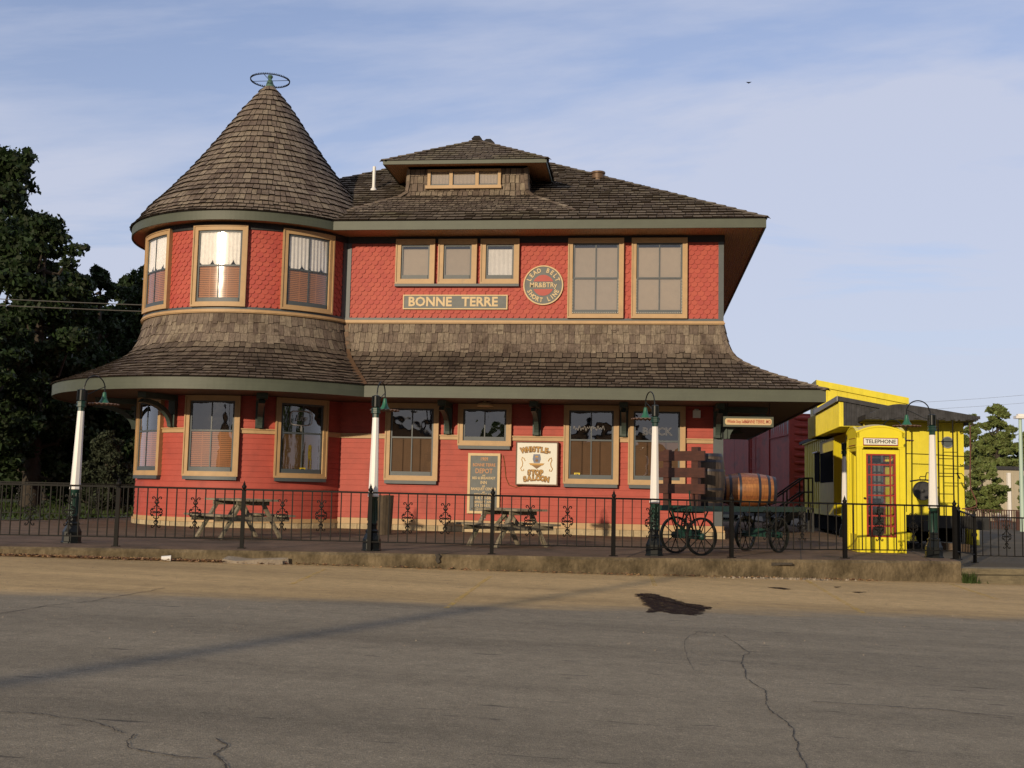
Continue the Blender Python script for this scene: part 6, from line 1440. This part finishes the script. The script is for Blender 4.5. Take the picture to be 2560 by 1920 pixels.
def tree(name,label,loc,H,Wd,m,seed,nclump=46,leaves=16000,lsize=.22,crown0=.22,trunk=.3,cat='tree',group=None,top=1.0,clump=.17,shape=1.0,fl=.75):
    rng=np.random.default_rng(seed); rr=random.Random(seed)
    root=empty(name,(loc[0],loc[1],loc[2]),label,cat,group)
    C=[];Rd=[]
    z0=H*crown0
    for i in range(nclump):
        t=(i+.5)/nclump; z=z0+(H-z0)*t**.9; env=(math.sin(PI*min(1,(.12+.88*t))**shape)**.6)*Wd*.5*(1.05-.25*t)
        a=i*2.39996+rr.uniform(-.5,.5); r=env*math.sqrt(rr.uniform(.12,1.0)); r*=rr.uniform(.8,1.18)
        C.append((r*math.cos(a),r*math.sin(a),z+rr.uniform(-.04,.04)*H)); Rd.append(clump*Wd*rr.uniform(.55,1.15)*(1.1-.45*t))
    # small outer tufts
    for i in range(nclump):
        j=rr.randrange(nclump); c=C[j]; a=math.atan2(c[1],c[0])+rr.uniform(-.6,.6); e=Rd[j]*rr.uniform(.8,1.25)
        C.append((c[0]+e*math.cos(a),c[1]+e*math.sin(a),c[2]+rr.uniform(-.2,.8)*Rd[j])); Rd.append(Rd[j]*rr.uniform(.28,.5))
    C.append((rr.uniform(-.05,.05)*Wd,0,H*.97)); Rd.append(.09*Wd)
    w_=np.array(Rd)**2.0; npz=np.maximum(20,(w_/w_.sum()*leaves).astype(int))
    V,F=leaf_cloud(C,Rd,npz,lsize,rng,fl); np_mesh('crown',V,F,M[m],root)
    mb=MB(); tr_r=trunk
    P=[(0,0,-.2),(.03*H*.1,0,H*.15),(-.02*H*.2,.02*H*.1,H*.4),(0,0,H*.7),(0,0,H*.92)]
    mb.tube(P,[tr_r*1.25,tr_r,tr_r*.8,tr_r*.45,tr_r*.1],10)
    for j in range(0,nclump,2):
        c=C[j]; zb=max(H*.12,c[2]-math.hypot(c[0],c[1])*.75); p0=Vector((0,0,zb)); p2=Vector(c); p1=(p0+p2)/2+Vector((rr.uniform(-.2,.2),rr.uniform(-.2,.2),-.05*H*rr.random()))
        mb.tube([p0,p1,p2],[tr_r*.32,tr_r*.2,tr_r*.07],5)
    mbo=MB(Matrix.Translation(loc)); mbo.add(mb.v,mb.f); mbo.build('trunk',M['bark'],root,smooth=True); return root
def gz(x,y): return .45
def treeat(px,ptop,d,wpx,label,seed,m='leafshaded',name='leafy_tree',**k):
    b=depthpt(px,1240,d); zt_=depthpt(px,ptop,d).z; wd=wpx*d/F_; z=k.pop('zb',.45)
    return tree(name,label,(b.x,b.y,z),zt_-z,wd,m,seed,**k)
F_=2790.
LG='dark trees behind the left side of the depot'
treeat(-60,375,44,520,'tallest dark tree, at the left edge of the photo',11,nclump=100,leaves=52000,lsize=.24,crown0=.10,group=LG,clump=.12,shape=.62)
treeat(75,540,41,290,'dark tree leaning out right of the tallest tree on the left',12,nclump=60,leaves=24000,lsize=.2,crown0=.15,group=LG,clump=.15)
treeat(222,655,47,170,'narrow dark tree with a thin tufted top left of the turret',13,nclump=50,leaves=15000,lsize=.2,crown0=.12,group=LG,clump=.16)
treeat(352,655,50,190,'green tree touching the turret wall in the picture, tallest beside the turret',21,nclump=60,leaves=22000,lsize=.22,crown0=.10,group=LG,clump=.16,shape=.6)
treeat(300,690,53,300,'broad green tree between the tufted tree and the turret wall',14,m='leafshaded',nclump=70,leaves=30000,lsize=.24,crown0=.08,group=LG,clump=.15,shape=.7)
treeat(120,700,58,360,'broad dark tree filling the gap behind the narrow tufted tree',15,nclump=70,leaves=30000,lsize=.28,crown0=.1,group=LG,clump=.15,shape=.7)
treeat(-30,800,38,260,'low dark tree under the tallest tree at the left edge',16,nclump=50,leaves=16000,lsize=.2,crown0=.25,group=LG,clump=.16)
treeat(250,900,44,300,'low dark round tree behind the leftmost lamp post',17,nclump=60,leaves=20000,lsize=.22,crown0=.02,group=LG,clump=.16,shape=.6)
treeat(262,1085,36,150,'dull grey green bush beside the lower turret wall',18,m='bushleaf',name='bush',cat='bush',nclump=40,leaves=12000,lsize=.10,crown0=.05,trunk=.08,zb=.45,clump=.17,shape=.6)
treeat(60,1010,62,420,'dark shrub bank at the far left below the trees',19,name='bush',cat='bush',nclump=60,leaves=20000,lsize=.28,crown0=.02,clump=.15,shape=.6)
RG='trees beyond the caboose'
treeat(2497,1012,88,110,'tallest light green tree right of the caboose, rising behind the warehouse',31,m='leafmid',nclump=54,leaves=19000,lsize=.32,crown0=.15,group=RG,zb=.2,clump=.15,fl=.6)
treeat(2432,1040,92,70,'narrow light green tree close to the caboose roof edge',32,m='leafmid',nclump=40,leaves=9000,lsize=.34,crown0=.15,group=RG,zb=.2)
treeat(2565,1095,90,110,'light green tree at the right edge behind the street light',33,m='leafmid',nclump=46,leaves=12000,lsize=.34,crown0=.1,group=RG,zb=.2)
treeat(2456,1150,58,95,'small feathery green tree in front of the warehouse beside the caboose',34,m='leafmid',nclump=40,leaves=8000,lsize=.17,crown0=.22,group=RG,zb=.16,trunk=.08,fl=.6)
treeat(2582,1170,58,60,'small feathery green tree in front of the warehouse at the right edge',35,m='leafmid',nclump=40,leaves=8000,lsize=.17,crown0=.25,group=RG,zb=.16,trunk=.08,fl=.6)
for i,(px,pt,d,w_) in enumerate(((2480,1110,104,200),)): treeat(px,pt,d,w_,'broad dark green tree behind the warehouse roof',42+i,m='leafmid',nclump=40,leaves=9000,lsize=.4,crown0=.05,group=RG,zb=.2,shape=.7)
# ================================================================ things behind the viewer (they throw the long shadow and show in the panes)
pole=empty('utility_pole',(-13.9,-19.5,zroad(-14)),'wooden utility pole whose long shadow crosses the road','utility pole')
mb=MB(); mb.lathe([(.18,0),(.13,8.9),(.0,8.92)],14,c=(-13.9,-19.5,zroad(-14))); mb.build('shaft',M['bark'],pole,smooth=True)
def house(label,x0,x1,y0,wall,peak,c):
    r_=empty('house',((x0+x1)/2,y0,.1),label,'house','houses across the street behind the viewer')
    mb=MB(); mb.box(x0,x1,y0-8,y0,-.2,wall); mb.prism([(x0,wall),(x1,wall),((x0+x1)/2,peak)],y0-8,y0); mb.build('wall',mat('brown_brick',c,.85,var=.2),r_)
    mb=MB(); xm=(x0+x1)/2
    for a,b in (((x0-.6,wall-.2),(xm,peak+.1)),((xm,peak+.1),(x1+.6,wall-.2))): mb.prism([a,b,(b[0],b[1]+.2),(a[0],a[1]+.2)],y0-8.4,y0+.4)
    mb.build('roof',M['roofgrey'],r_)
house('long brown brick house across the street, mirrored in the left lower windows',-27,-13,-35,4.4,7.0,(.23,.12,.05))
house('small brown gabled house across the street, mirrored in the right lower windows',-8.5,3.5,-34,4.3,6.6,(.26,.14,.06))
BG='trees across the street behind the viewer'
for i,(x,y,H_,W_) in enumerate(((20,-14,9,9),(29,-6,11,10),(38,4,10,10),(-11.2,-34,6.6,3.5))):
    tree('street_tree',('round','tall','broad','small')[i]+' green tree across the street, mirrored in the curved turret panes',(x,y,0),H_,W_,'leafmid',60+i,nclump=30,leaves=5000,lsize=.45,crown0=.12,group=BG)
